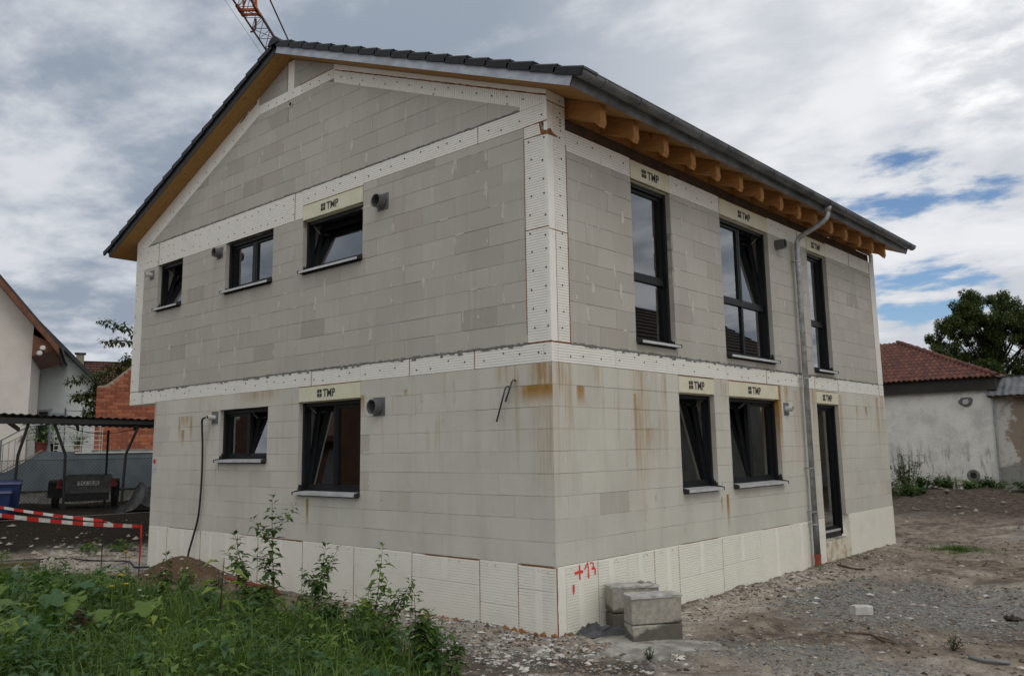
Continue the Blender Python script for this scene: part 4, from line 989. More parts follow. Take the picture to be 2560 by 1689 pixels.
for b_, k_, t_ in ((-1.71, -1.66, -1.47), (-.58, -.61, -.90), (.74, .80, 1.10), (2.1, 2.15, 2.45)):
    mb = MB(); mb.tube([(b_, 24.55, -.3), (k_, 24.55, 1.30), (t_, 24.5, 2.10)], .035, 8); mb.build('post', M_blk, e, LX)
for l in (-2.6, 0.4, 3.0):
    mb = MB(); mb.tube([(l, 27.7, -.3), (l, 27.7, 2.0)], .035, 6); mb.build('rear_post', M_blk, e, LX)
mb = MB(); mb.tube([(-.6+i*.19, 24.6, 2.02-.19*math.sin(math.pi*i/9)**.8) for i in range(10)], .010, 5); mb.build('slack_cable', M_blk, e, LX)

e = thing('chain_link_fence', 'sagging chain-link fence strung under the lean-to roof', 'fence', Lw(0, 24.6, -.15))
mb = MB(); c = .088
k = -3.0-1.4
while k < 3.0:
    for sg in (1, -1):
        a = max(-3.0, k) if sg > 0 else max(-3.0, k); z0_, z1_ = -.2, 1.18; L = z1_-z0_
        p0 = (k, z0_ if sg > 0 else z1_); p1 = (k+L, z1_ if sg > 0 else z0_)
        if p0[0] < -3.0: t = (-3.0-p0[0])/L; p0 = (-3.0, p0[1]+(p1[1]-p0[1])*t)
        if p1[0] > 3.0: t = (3.0-k)/L; p1 = (3.0, (z0_ if sg > 0 else z1_)+((z1_ if sg > 0 else z0_)-(z0_ if sg > 0 else z1_))*t)
        if p1[0]-p0[0] > .02: mb.tube([(p0[0], 24.64+.004*sg, p0[1]), (p1[0], 24.64+.004*sg, p1[1])], .0035, 3, False)
    k += c
mb.build('wire_mesh', M_blk, e, LX, kind='stuff')
mb = MB(); mb.tube([(-3, 24.64, 1.175), (3, 24.64, 1.175)], .006, 4); mb.build('top_wire', M_blk, e, LX)

e = thing('car_trailer', 'small grey box trailer with number plate parked under the lean-to', 'trailer', Lw(-.1, 26, -.17))
M_trail = simple('trailer_sheet', (.15, .155, .15), (.09, .095, .09), 5, .55, .4)
mb = MB(); mb.box(-.62, .50, 26.04, 27.9, .28, .32); mb.box(-.62, -.585, 26.04, 27.9, .32, .73); mb.box(.465, .50, 26.04, 27.9, .32, .73); mb.box(-.585, .465, 27.86, 27.9, .32, .73); mb.build('box_body', M_trail, e, LX)
mb = MB(); mb.box(-.64, .52, 26.0, 26.035, .29, .72); mb.box(-.65, .53, 25.985, 26.04, .715, .75); mb.box(-.64, .52, 25.99, 26.03, .27, .30); mb.build('tailgate', M_trail, e, LX)
mb = MB(); mb.box(-.60, .48, 26.02, 27.9, .05, .27); mb.build('chassis', M_blk, e, LX)
for a, b2 in ((-1.02, -.66), (.54, .74)):
    mb = MB(); mb.prism([(26.3, .15), (26.28, .40), (26.42, .56), (26.75, .62), (27.1, .56), (27.25, .40), (27.25, .15), (27.2, .15), (27.2, .38), (27.05, .52), (26.75, .57), (26.46, .52), (26.33, .38), (26.33, .15)], lambda d, z, u: (u, d, z), a, b2); mb.build('mudguard', M_blk, e, LX)
    mb = MB(); c0 = (a+b2)/2; mb.tube([(c0-.09, 26.77, .12), (c0-.075, 26.77, .12), (c0+.075, 26.77, .12), (c0+.09, 26.77, .12)], [.24, .28, .28, .24], 18); wh = mb.build('wheel', M_blk, e, LX)
    mb = MB(); mb.tube([(c0-.10, 26.77, .12), (c0+.10, 26.77, .12)], .14, 12); mb.build('rim', M_steel, wh, LX)
mb = MB(); mb.tube([(-.06, 27.9, .2), (-.06, 29.2, .25)], .04, 6); mb.build('drawbar', M_blk, e, LX)
M_red = simple('tail_lamp_red', (.30, .012, .015), rough=.3)
for a in (-.76, .58):
    mb = MB(); sgn = 1 if a > 0 else -1; mb.prism([(a-.08, .42), (a+.08, .42), (a+.07*sgn+.02, .52), (a-.02*sgn, .66), (a-.06*sgn, .66)], lambda u, z, w: (u, w, z), 25.98, 26.06); mb.build('tail_lamp', M_red, e, LX)
mb = MB(); mb.box(-.31, .22, 25.975, 25.99, .475, .585); pl_ = mb.build('number_plate', M_white, e, LX)
cu = bpy.data.curves.new('plate_text', 'FONT'); cu.body = 'TU SUS'; cu.size = .125; cu.offset = .002; cu.extrude = .001
ob = bpy.data.objects.new('tmp_l', cu); COL.objects.link(ob); me = bpy.data.meshes.new_from_object(ob.evaluated_get(bpy.context.evaluated_depsgraph_get())); bpy.data.objects.remove(ob)
xs = [v.co.x for v in me.vertices]
for v in me.vertices: v.co = LX @ Vector((-.29+(v.co.x-min(xs))/(max(xs)-min(xs))*.49, 25.972-v.co.z, .487+v.co.y))
me.materials.clear(); me.materials.append(M_print); link('lettering', me, pl_)

def bin_(l, d, h, w, label):
    z0 = -.18; e = thing('wheelie_bin', label, 'bin', Lw(l, d, z0), 'blue bins under the lean-to'); mt = simple('bin_blue', (.007, .028, .12), (.005, .018, .08), 3, .45)
    mb = MB(); t = .06
    mb.hexa([(l-w/2+t, d-.28, z0+.06), (l+w/2-t, d-.28, z0+.06), (l+w/2-t, d+.28, z0+.06), (l-w/2+t, d+.28, z0+.06), (l-w/2, d-.34, z0+h), (l+w/2, d-.34, z0+h), (l+w/2, d+.34, z0+h), (l-w/2, d+.34, z0+h)]); mb.build('bin_body', mt, e, LX)
    mb = MB(); mb.hexa([(l-w/2-.03, d-.37, z0+h), (l+w/2+.03, d-.37, z0+h), (l+w/2+.03, d+.37, z0+h), (l-w/2-.03, d+.37, z0+h), (l-w/2, d-.34, z0+h+.05), (l+w/2, d-.34, z0+h+.05), (l+w/2-.02, d+.33, z0+h+.10), (l-w/2+.02, d+.33, z0+h+.10)]); mb.build('lid', mt, e, LX)
    for s_ in (-1, 1):
        mb = MB(); mb.tube([(l+s_*(w/2-.08), d+.30, z0+.1), (l+s_*(w/2-.02), d+.30, z0+.1)], .10, 12); mb.build('wheel', M_blk, e, LX)
bin_(-1.80, 24.0, .80, .58, 'taller dark blue wheelie bin behind the other under the shelter'); bin_(-1.90, 23.2, .62, .52, 'shorter bright blue wheelie bin at the front of the shelter')
mb = MB(); rr_ = random.Random(3); NU, NV = 18, 12
for j in range(NV):
    for i in range(NU):
        t = i/(NU-1); v = j/(NV-1); l = .55+t*1.5; d = 23.8+v*1.0
        hgt = (.55*math.exp(-((t-.42)/.14)**2)+.75*math.exp(-((t-.85)/.22)**2)+.28)*math.sin(math.pi*min(1, max(0, v*.9+.05)))**.6
        mb.v.append((l, d, -.25+hgt*math.sin(math.pi*min(1, max(0, t*.96+.02)))**.4+rr_.uniform(-.03, .03)))
mb.f = [(j*NU+i, j*NU+i+1, (j+1)*NU+i+1, (j+1)*NU+i) for j in range(NV-1) for i in range(NU-1)]; mb.mi = [0]*len(mb.f)
mb.build('tarpaulin_heap', simple('black_tarp', (.014, .015, .016), (.03, .03, .03), 5, .5), None, LX, label='black tarpaulin heap beside the trailer against the house corner', cat='tarpaulin')

# ------------------------------------------------------------------ foliage helpers
def leaf_mat(name, c1, c2, trans=.35, rough=.55):
    m, n, b = base_mat(name, rough, 0, .35)
    g = n.new('ShaderNodeNewGeometry')
    col = n.mix(g.outputs['Random Per Island'], c1, c2)
    n.l.new(col, b.inputs['Base Color'])
    t = n.new('ShaderNodeBsdfTranslucent'); n.l.new(n.mix(1., col, (1.0, 1.25, .55), 'MULTIPLY'), t.inputs[0])
    mx = n.new('ShaderNodeMixShader'); mx.inputs[0].default_value = trans
    out = [x for x in m.node_tree.nodes if x.type == 'OUTPUT_MATERIAL'][0]
    n.l.new(b.outputs[0], mx.inputs[1]); n.l.new(t.outputs[0], mx.inputs[2]); n.l.new(mx.outputs[0], out.inputs[0])
    return m
M_leaf = leaf_mat('leaf_mid_green', (.075, .145, .028), (.165, .245, .050))
M_leafd = leaf_mat('leaf_dark_green', (.042, .085, .022), (.098, .158, .038))
M_leafy = leaf_mat('leaf_yellow_green', (.14, .23, .04), (.25, .31, .06))
M_leafb = leaf_mat('leaf_blue_green', (.045, .11, .042), (.085, .165, .065))
M_leafr = leaf_mat('leaf_maroon', (.06, .008, .018), (.10, .015, .03))
M_leaft = leaf_mat('leaf_tree', (.040, .066, .018), (.11, .145, .038), .3)
M_leafbr = leaf_mat('leaf_bronze', (.045, .075, .020), (.11, .105, .03), .3)
M_stem = simple('stem_brown', (.055, .035, .022), (.035, .022, .015), 20)
M_stemg = simple('stem_green', (.05, .09, .025), (.04, .06, .02), 20)
M_bark = simple('bark', (.07, .055, .042), (.035, .028, .022), 9, .95, bs=.6, bscale=30)
def add_leaf(mb, p, d, L, wd, droop=.2, rr=R):
    d = Vector(d).normalized(); s = d.cross(Vector((0, 0, 1)))
    if s.length < .1: s = Vector((1, 0, 0))
    s.normalize(); u = s.cross(d); p = Vector(p)
    mb.add([p, p+d*L*.5-u*L*droop*.15, p+d*L-u*L*droop, p+d*L*.42+s*wd*.5+u*L*.06, p+d*L*.42-s*wd*.5+u*L*.06], [(0, 4, 1), (4, 2, 1), (0, 1, 3), (1, 2, 3)])
def shoot(name, label, cat, base, top, n, L, mat=M_leaf, smat=M_stem, bend=.1, side=0, start=.12, r0=.008, wdk=.62, group=None, seed=1):
    rr = random.Random(seed); e = thing(name, label, cat, base, group)
    B, T = Vector(base), Vector(top); B.z = gz(B.x, B.y)-.03
    bd = Vector((rr.uniform(-1, 1), rr.uniform(-1, 1), 0))*bend*(T-B).length
    def pt(t): return B.lerp(T, t)+bd*math.sin(math.pi*t)*.5
    sm = MB(); lf = MB()
    def stem(f, r, k, nl, st, Lk):
        sm.tube([f(i/k) for i in range(k+1)], [r*(1-.75*i/k) for i in range(k+1)], 5)
        a = rr.uniform(0, 6)
        for i in range(nl):
            t = st+(1-st)*i/max(1, nl-1); a += 2.4+rr.uniform(-.5, .5); p = f(t)
            el = rr.uniform(-.45, .45)+(.7 if t > .93 else 0); d = (math.cos(a)*math.cos(el), math.sin(a)*math.cos(el), math.sin(el))
            LL = L*Lk*rr.uniform(.7, 1.2)*(1 if t < .85 else .65); q = p+Vector(d)*L*.18
            add_leaf(lf, q, d, LL, LL*wdk, rr.uniform(.1, .55))
    stem(pt, r0, 8, n, start, 1)
    for k in range(side):
        t0 = rr.uniform(.15, .7); p0 = pt(t0); az = rr.uniform(0, 6.28); ln = (T-B).length*rr.uniform(.15, .36); dv = Vector((math.cos(az)*.7, math.sin(az)*.7, .8))*ln
        stem(lambda t, p0=p0, dv=dv: p0+dv*t, r0*.5, 4, max(5, int(n*.3)), .1, .85)
    sm.build('stem', smat, e); lf.build('leaves', mat, e)
    return e

# tree beside the brick wall
def crown_leaves(mb, c, r, n, L, rr, flat=.75):
    for _ in range(n):
        while True:
            v = Vector((rr.uniform(-1, 1), rr.uniform(-1, 1), rr.uniform(-1, 1)))
            if .25 < v.length < 1: break
        p = Vector(c)+Vector((v.x*r, v.y*r, v.z*r*flat)); d = Vector((v.x+rr.uniform(-.8, .8), v.y+rr.uniform(-.8, .8), v.z*.6+rr.uniform(-.9, .3)))
        add_leaf(mb, p, d, L*rr.uniform(.7, 1.3), L*.6, rr.uniform(0, .5))
rr = random.Random(11)
e = thing('cherry_tree', 'leafy tree reaching its branches past the house over the brick wall', 'tree', Lw(2.3, 32.5, -.2))
mb = MB(); lf = MB()
mb.tube([(2.3, 32.6, -.3), (2.25, 32.5, 1.8), (2.1, 32.5, 3.6), (2.2, 32.6, 5.6), (2.4, 32.6, 7)], [.16, .14, .11, .07, .03], 8)
cl = []
for path in ([(2.1, 32.5, 3.2), (1.3, 32.3, 4.1), (.9, 32.2, 4.55), (.35, 32.1, 4.15), (-.1, 32.0, 3.9), (-.78, 31.9, 3.75)], [(2.2, 32.5, 4.6), (1.4, 32.3, 5.3), (.85, 32.2, 5.7), (.55, 32.1, 5.72), (.14, 32.1, 5.88)],
             [(1.5, 32.3, 5.0), (1.0, 32.2, 5.2), (.6, 32.1, 5.2), (.18, 32.1, 5.12)], [(1.5, 32.3, 3.9), (.6, 32.2, 3.7), (.1, 32.1, 3.5), (-.35, 32.0, 3.3), (-.62, 32, 3.2)], [(2.1, 32.5, 2.4), (.9, 32.2, 2.6), (.2, 32, 2.75), (-.2, 32, 2.6)]):
    mb.tube(path, [.035-.028*i/(len(path)-1) for i in range(len(path))], 5)
    for a, b2 in zip(path, path[1:]):
        for t in (0, .33, .66): cl.append(Vector(a).lerp(Vector(b2), t))
    cl.append(Vector(path[-1]))
for c_ in cl:
    if c_.x > -.9: crown_leaves(lf, c_, .20, 22 if c_.z > 4.8 else 34, .135, rr)
for c_, r_, n_ in (((.05, 32.2, 2.75), .36, 190), ((-.15, 32.1, 3.15), .28, 120), ((.25, 32.2, 3.2), .3, 120), ((.15, 32.2, 3.65), .28, 110), ((.6, 32.3, 3.9), .3, 110), ((.95, 32.3, 4.2), .35, 120), ((1.3, 32.4, 4.6), .5, 160), ((1.9, 32.5, 5.2), .9, 300), ((2.4, 32.6, 6.4), .9, 300)): crown_leaves(lf, c_, r_, int(n_*1.5), .13, rr)
mb.build('trunk', M_bark, e, LX); lf.build('crown', M_leafbr, e, LX)
# pots on the terrace
def pot(l, d, r, h, mat, label, pl, L, n):
    e = thing('potted_plant', label, 'potted plant', Lw(l, d, 1.40)); mb = MB(); mb.tube([(l, d, 1.385), (l, d, 1.385+h*.88), (l, d, 1.385+h*.88), (l, d, 1.385+h)], [r*.72, r*.95, r*1.08, r*1.08], 14); mb.build('pot', mat, e, LX)
    lf = MB(); sm = MB(); q = random.Random(int(l*100))
    for i in range(n):
        a = q.uniform(0, 6.28); rr2 = q.uniform(.05, pl); p = Vector((l+math.cos(a)*rr2, d+math.sin(a)*rr2*.6, 1.385+h+q.uniform(.02, pl*1.7))); sm.tube([(l, d, 1.385+h), tuple(p)], .005, 4, False); add_leaf(lf, p, (math.cos(a), math.sin(a), q.uniform(-.2, .5)), L*q.uniform(.7, 1.3), L*.5, .4)
    sm.build('stems', M_stemg, e, LX); lf.build('leaves', M_leaf if n > 30 else M_leafd, e, LX)
pot(-1.46, 31.0, .19, .33, simple('terracotta', (.22, .055, .035)), 'leafy plant in a red-brown pot on the terrace by the stair', .42, .26, 42)
pot(-1.12, 31.6, .13, .30, M_blk, 'small plant in a black pot next to the railing post', .2, .15, 22); pot(-.42, 30.6, .13, .18, simple('pot_beige', (.45, .36, .24)), 'small bush in a beige pot behind the terrace railing', .28, .12, 60)

# ------------------------------------------------------------------ site things on the left
def gp(x, y, dz=0.): return Vector((x, y, gz(x, y)+dz))
M_rw = [simple('tape_red', (.62, .018, .012), rough=.45), simple('tape_white', (.74, .73, .71), rough=.45)]
def tape(a, b2, sag, w, label, seed):
    a, b2 = Vector(a), Vector(b2); L = (b2-a).length; k = int(L/.19); mb = MB(); q = random.Random(seed); sub = 3
    prev = None
    for i in range(k*sub+1):
        t = i/(k*sub); p = a.lerp(b2, t)+Vector((0, 0, -sag*math.sin(math.pi*t))); tw = .35*math.sin(t*7+seed); hv = Vector((.15*math.sin(tw), .1*math.sin(tw), math.cos(tw)))*w/2
        if i == 0 or i == k*sub: hv *= .35
        cur = (p-hv, p+hv)
        if prev is not None:
            mb.cur = ((i-1)//sub) % 2; o = Vector((.0008, .0008, 0))
            mb.add([prev[0], cur[0], cur[1], prev[1], prev[0]+o, cur[0]+o, cur[1]+o, prev[1]+o], [(0, 1, 2, 3), (7, 6, 5, 4), (0, 4, 5, 1), (3, 2, 6, 7)])
        prev = cur
    mb.cur = 0; return mb.build('barrier_tape', M_rw, None, label=label, cat='barrier tape', group='red and white barrier tape')
p1 = Vector((-7.52, -1.12, .16)); p2 = Vector((-9.38, -.92, .15))
tape(p1, (-6.42, -3.62, .56), .03, .056, 'nearer wide red and white barrier tape ending at the red-topped stake', 1)
tape(p2, (-11.3, -2.05, .40), .02, .050, 'farther thin red and white barrier tape tied to the dark stake', 5)
tape(p2+Vector((0, 0, -.01)), p1+Vector((0, 0, .0)), .03, .035, 'short red and white tape between the two stakes', 9)
for (x, y, top, label, redtop) in ((-7.52, -1.12, .18, 'thin stake wrapped in red tape where the nearer barrier tape ends', 1), (-9.38, -.92, .17, 'dark thin iron stake holding the farther barrier tape', 0), (-9.13, -1.91, -.46, 'short rusty iron stub stuck in the gravel', 0), (-6.42, -3.62, .60, 'iron stake carrying the near end of the wide tape', 0), (-11.3, -2.05, .42, 'iron stake carrying the far end of the thin tape', 0)):
    e = thing('iron_stake', label, 'stake', gp(x, y), 'iron stakes')
    mb = MB(); mb.tube([(x, y, gz(x, y)-.1), (x+.01, y, top)], .009, 6); mb.build('rod', simple('rust_dark', (.03, .022, .018)), e)
    if redtop: mb = MB(); mb.tube([(x+.002, y, -.40), (x+.004, y+.01, -.1), (x+.01, y, .18)], [.012, .015, .016], 7); mb.build('tape_wrap', M_rw[0], e)
mb = MB(); mb.tube([(-16.6, 0, -.9), (-16.6, 0, -.35)], .03, 6); mb.build('marker_peg', simple('peg_pink', (.6, .12, .09)), None, label='pink marker peg at the foot of the dark bank', cat='peg')
mb = MB(); mb.tube([gp(x, y, .022+.012*math.sin(i*2.1)) for i, (x, y) in enumerate([(-14.5, -1.9), (-13.5, -1.7), (-12.59, -1.49), (-12.5, -1.1), (-12.3, -.75), (-11.88, -.43), (-11.5, -.40), (-11.21, -.41), (-10.9, -.15), (-10.6, .0), (-10.2, -.05), (-9.87, -.11), (-9.6, -.05), (-9.3, .12)])], .016, 6)
mb.build('ground_cable', M_blk, None, smooth=True, label='black cable lying across the ground left of the house', cat='cable')
def spline(pts, k=5):
    o = []; P_ = [Vector(p) for p in pts]; P_ = [P_[0]*2-P_[1]]+P_+[P_[-1]*2-P_[-2]]
    for i in range(1, len(P_)-2):
        a, b2, c_, d_ = P_[i-1:i+3]
        for j in range(k): t = j/k; o.append(.5*((2*b2)+(c_-a)*t+(2*a-5*b2+4*c_-d_)*t*t+(3*b2-a-3*c_+d_)*t**3))
    return o+[P_[-2]]
mb = MB(); mb.tube(spline([(-7.42, -.10, 1.885), (-7.52, -.15, 1.86), (-7.62, -.10, 1.72), (-7.66, -.06, 1.45), (-7.66, -.05, 1.0), (-7.68, -.05, .55), (-7.74, -.05, .18), (-7.86, -.06, -.12), (-7.92, -.10, -.40), (-7.90, -.14, -.66), (-7.88, -.16, -.80)]), .017, 8)
mb.build('hanging_cable', M_blk, None, smooth=True, label='black conduit hanging from the small white wall pipe to the ground', cat='cable')
mb = MB(); mb.tube(spline([gp(-5.95, -.55, .0), gp(-5.75, -.36, .06), gp(-5.5, -.22, .05), gp(-5.25, -.16, .05), gp(-5.0, -.2, 0)]), .03, 8); mb.build('red_pipe', simple('red_plastic', (.26, .045, .035)), None, smooth=True, label='piece of red drain hose half buried beside the sand heap', cat='hose')
mb = MB(); mb.tube([Lw(-1.9, 22, -.12), Lw(1.6, 22, -.06)], .006, 4); mb.build('guide_string', simple('string', (.25, .22, .17)), None, label='taut pale string stretched in front of the dark bank', cat='string')
for i, (x, y, a, L, w, h, lab) in enumerate(((-11.3, -1.75, .9, .95, .3, .06, 'upper weathered brown board of the pile at the left edge'), (-11.1, -1.80, .95, .9, .28, .07, 'lower weathered board under the pile at the left edge'), (-10.35, -1.9, .4, .3, .22, .16, 'dark broken stone lump beside the board pile'))):
    b_ = gp(x, y); zz = {0: .13, 1: .05, 2: .06}[i]; T = Matrix.Translation(b_+Vector((0, 0, zz))) @ Matrix.Rotation(a, 4, 'Z') @ Matrix.Rotation(.12 if i == 2 else .03, 4, 'X')
    mb = MB()
    if i < 2:
        n_ = 6
        for k in range(n_): mb.box(-L/2+k*L/n_, -L/2+(k+1)*L/n_, -w/2+R.uniform(-.01, .01), w/2+R.uniform(-.01, .01), -h/2, h/2+R.uniform(-.004, .004))
    else: mb.blob((0, 0, 0), .22, .17, .13, 5, .2)
    mb.build('board' if i < 2 else 'stone_lump', M_oldwood if i < 2 else M_conc, None, T, label=lab, cat='board' if i < 2 else 'stone', group='boards at the left edge' if i < 2 else None)

# ------------------------------------------------------------------ outbuilding on the right
OY = 23.0
m, n, b = base_mat('stained_stucco', .95, 0, .2); p = pos(n); sp = n.new('ShaderNodeSeparateXYZ'); n.l.new(p, sp.inputs[0])
c = n.mix(n.smooth(n.noise(p, 1.3, 6, .65), .40, .68), (.90, .885, .82), (.68, .665, .62))
c = n.mix(n.math('MULTIPLY', n.smooth(n.noise(n.scalev(p, (3, 1, .6)), 2.2, 5, .65), .50, .66), n.smooth(sp.outputs[2], 1.7, .1)), c, (.11, .105, .095))
c = n.mix(n.math('MULTIPLY', n.smooth(n.noise(p, 5, 4, .6), .45, .6), n.smooth(sp.outputs[2], .25, -.2)), c, (.14, .12, .085))
n.l.new(c, b.inputs['Base Color']); bump(n, b, n.noise(p, 12, 6, .7), .5, .03); M_ostuc = m
m, n, b = base_mat('patchy_plaster', .95, 0, .2); p = pos(n); sp = n.new('ShaderNodeSeparateXYZ'); n.l.new(p, sp.inputs[0])
q = n.math('ADD', n.math('ADD', n.math('MULTIPLY', sp.outputs[0], 1.0), n.math('MULTIPLY', n.math('SUBTRACT', n.noise(p, 2.2, 6, .7), .5), 1.2)), n.math('MULTIPLY', n.math('ABSOLUTE', n.math('SUBTRACT', sp.outputs[2], 1.5)), -.25))
c = n.mix(n.smooth(q, -.28, -.12), (.68, .65, .59), (.34, .275, .21)); c = n.mix(n.smooth(n.math('ADD', sp.outputs[2], n.math('MULTIPLY', n.noise(p, 1.5, 4), .5)), .72, .8, 1, 0), c, (.33, .33, .30))
c = n.mix(n.smooth(n.noise(p, 3, 6, .7), .5, .7, 0, .6), c, (.14, .125, .10)); n.l.new(c, b.inputs['Base Color']); bump(n, b, n.noise(p, 12, 6, .7), .5, .03); M_oplas = m
e = thing('outbuilding', 'white stained stucco outbuilding with red hipped tile roof behind the house', 'outbuilding', (-4, 25, -.3))
mb = MB(); mb.box(-11, -.54, OY, 31, -.6, 2.92); mb.build('wall', M_ostuc, e)
mb = MB(); mb.box(-11.1, -.36, OY-.16, OY+.1, 2.905, 3.325); mb.box(-.50, -.36, OY+.1, 31, 2.905, 3.325); mb.build('fascia', simple('fascia_dark', (.040, .034, .030), (.028, .024, .022), 3, .7), e)
PT = .43; hx, hy = -.26, OY-.26
run = 4.25
mb = MB(); top = 3.30+PT*run
mb.add([(-11.2, hy, 3.30), (hx, hy, 3.30), (hx-run, hy+run, top), (-11.2, hy+run, top), (hx, hy+2*run, 3.30), (-11.2, hy+2*run, 3.30)], [(0, 1, 2, 3), (1, 4, 2), (4, 5, 3, 2), (0, 3, 5), (0, 5, 4, 1)])
orf = mb.build('roof', simple('tile_under', (.10, .03, .022)), e)
M_otile = []
for k, c_ in enumerate(((.135, .038, .023), (.100, .030, .020), (.165, .050, .029))):
    M_otile.append(simple('red_tile_%d' % k, c_, tuple(x*.6 for x in c_), 9, .75, bs=.2))
def tile_mesh(mt):
    mb = MB(); L = .40; w = .168; NN = 7; o = 0
    sl = math.atan(PT); 
    for s_, dz in ((0., .030), (L, .006)):
        for k in range(NN):
            t = k/(NN-1); prof = .026*math.sin(t*2*math.pi-.6)+.012
            mb.v.append((t*w*1.05, s_*math.cos(sl)-(prof+dz)*math.sin(sl), s_*math.sin(sl)+(prof+dz)*math.cos(sl)))
    for k in range(NN):
        v = mb.v[k]; mb.v.append((v[0], v[1]+.004, v[2]-.03))
    mb.f = [(k, k+1, NN+k+1, NN+k) for k in range(NN-1)]+[(k, 2*NN+k, 2*NN+k+1, k+1) for k in range(NN-1)]; mb.mi = [0]*len(mb.f)
    return mb.mesh('roof_tile', mt, smooth=False)
TM = [tile_mesh(mt) for mt in M_otile]
rest_t = MB(); cnt = 0; sl = math.atan(PT); st = .345*math.cos(sl)
for r in range(int(run/st)):
    y = hy+r*st; x = hx-.168-(y-hy)
    x = -.26-.168*math.ceil((hx-x)/.168)
    while x > -6.3:
        if cnt < 300:
            o = bpy.data.objects.new('roof_tile', R.choice(TM)); COL.objects.link(o); o.location = (x, y-.02, 3.31+PT*(y-hy)+R.uniform(-.003, .003)); set_parent(o, orf); cnt += 1
        x -= .168
mb = MB()
for k in range(12): pass
cme = MB(); N = 8; ra = .085
cme.v = [(0 if a == 0 else .42, math.cos(math.pi*i/(N-1))*ra*(1.12 if a == 0 else .95), math.sin(math.pi*i/(N-1))*ra*(1.12 if a == 0 else .95)) for a in (0, 1) for i in range(N)]
cme.f = [(i, i+1, N+i+1, N+i) for i in range(N-1)]+[tuple(range(N)), tuple(N+i for i in range(N))]; cme.mi = [0]*len(cme.f)
CM = [cme.mesh('hip_cap', mt) for mt in M_otile]
hd = Vector((-1, 1, PT)); hl = hd.length*run; hd.normalize()
for i in range(int(hl/.36)):
    o = bpy.data.objects.new('hip_cap', R.choice(CM)); COL.objects.link(o); o.matrix_basis = Matrix.Translation(Vector((hx, hy, 3.335))+hd*i*.36) @ hd.to_track_quat('X', 'Z').to_matrix().to_4x4(); o.parent = orf
mb = MB(); mb.tube([(-1.28, OY-.02, 2.56), (-1.28, OY-.14, 2.55)], .085, 12); mb.build('pipe_stub', M_pipew, e)
mb = MB(); N = 14
rp_ = [(-1.28+math.cos(2*math.pi*i/N)*.24*R.uniform(.75, 1.1), 2.56+math.sin(2*math.pi*i/N)*.17*R.uniform(.75, 1.1)) for i in range(N)]; mb.prism(rp_, FG, OY-.012, OY+.01); mb.build('cement_patch', M_cement, e)
mb = MB(); rr0 = [(math.cos(2*math.pi*i/18), math.sin(2*math.pi*i/18)) for i in range(18)]
mb.add([(-1.27+x*r_, OY-w_, .19+z*r_) for r_, w_ in ((.20, -.005), (.19, .02), (.11, .02), (.09, -.005)) for x, z in rr0], [(k*18+i, k*18+(i+1) % 18, (k+1)*18+(i+1) % 18, (k+1)*18+i) for k in range(3) for i in range(18)]); mb.build('drain_collar', M_cement, e)
mb = MB(); mb.add([(-1.27+x*.11, OY-.004, .19+z*.11) for x, z in rr0], [tuple(range(18))]); mb.build('drain_hole', M_blk, e)
mb = MB(); mb.tube([(-.50, OY-.05, 2.9), (-.50, OY-.05, -.3)], .03, 8); mb.build('rain_pipe', M_galv, e)

e = thing('patched_shed', 'low shed with patchy brown plaster and grey sheet-metal roof at the right edge', 'shed', (2.5, 24, -.4))
mb = MB(); mb.box(-.53, 7.5, OY+.03, 27, -.7, 2.64); mb.build('wall', M_oplas, e)
mb = MB(); k = 0; x = -.62
while x < 7.8:
    for (xx, yy, zz) in ((x, OY-.32, 2.70-.0*k), (x, OY+.55, 3.33-.27*min(1, max(0, (x+.55)/.96))*0-.0)): mb.v.append((xx, yy, zz+(.03 if k % 2 else 0)))
    x += .10; k += 1
mb.f = [(2*i, 2*i+2, 2*i+3, 2*i+1) for i in range(k-1)]
o_ = len(mb.v); mb.v += [(a_, b_, c_-.02) for a_, b_, c_ in mb.v[:]]; mb.f += [(o_+2*i, o_+2*i+2, o_+2*i+3, o_+2*i+1) for i in range(k-1)]+[(2*i, 2*i+2, o_+2*i+2, o_+2*i) for i in range(k-1)]; mb.mi = [0]*len(mb.f)
mb.build('sheet_roof', simple('grey_sheet', (.20, .21, .215), (.11, .115, .12), 3, .55, .4), e)
mb = MB(); mb.hexa([(-.6, OY+.5, 3.3), (7.8, OY+.5, 3.3), (7.8, 27.3, 2.6), (-.6, 27.3, 2.6), (-.6, OY+.5, 3.36), (7.8, OY+.5, 3.36), (7.8, 27.3, 2.66), (-.6, 27.3, 2.66)]); mb.build('rear_roof', M_darkroof, e)
mb = MB(); mb.prism([(-.32+OY, 2.66), (OY+.55, 2.64), (OY+.55, 3.33), (OY-.1, 2.82)], lambda y_, z_, x_: (x_, y_, z_), -.60, -.56); mb.build('end_flashing', M_blk, e)
mb = MB(); mb.box(-.5, 7.7, OY-.25, OY+.0, 2.62, 2.69); mb.build('roof_batten', M_oldwood, e)

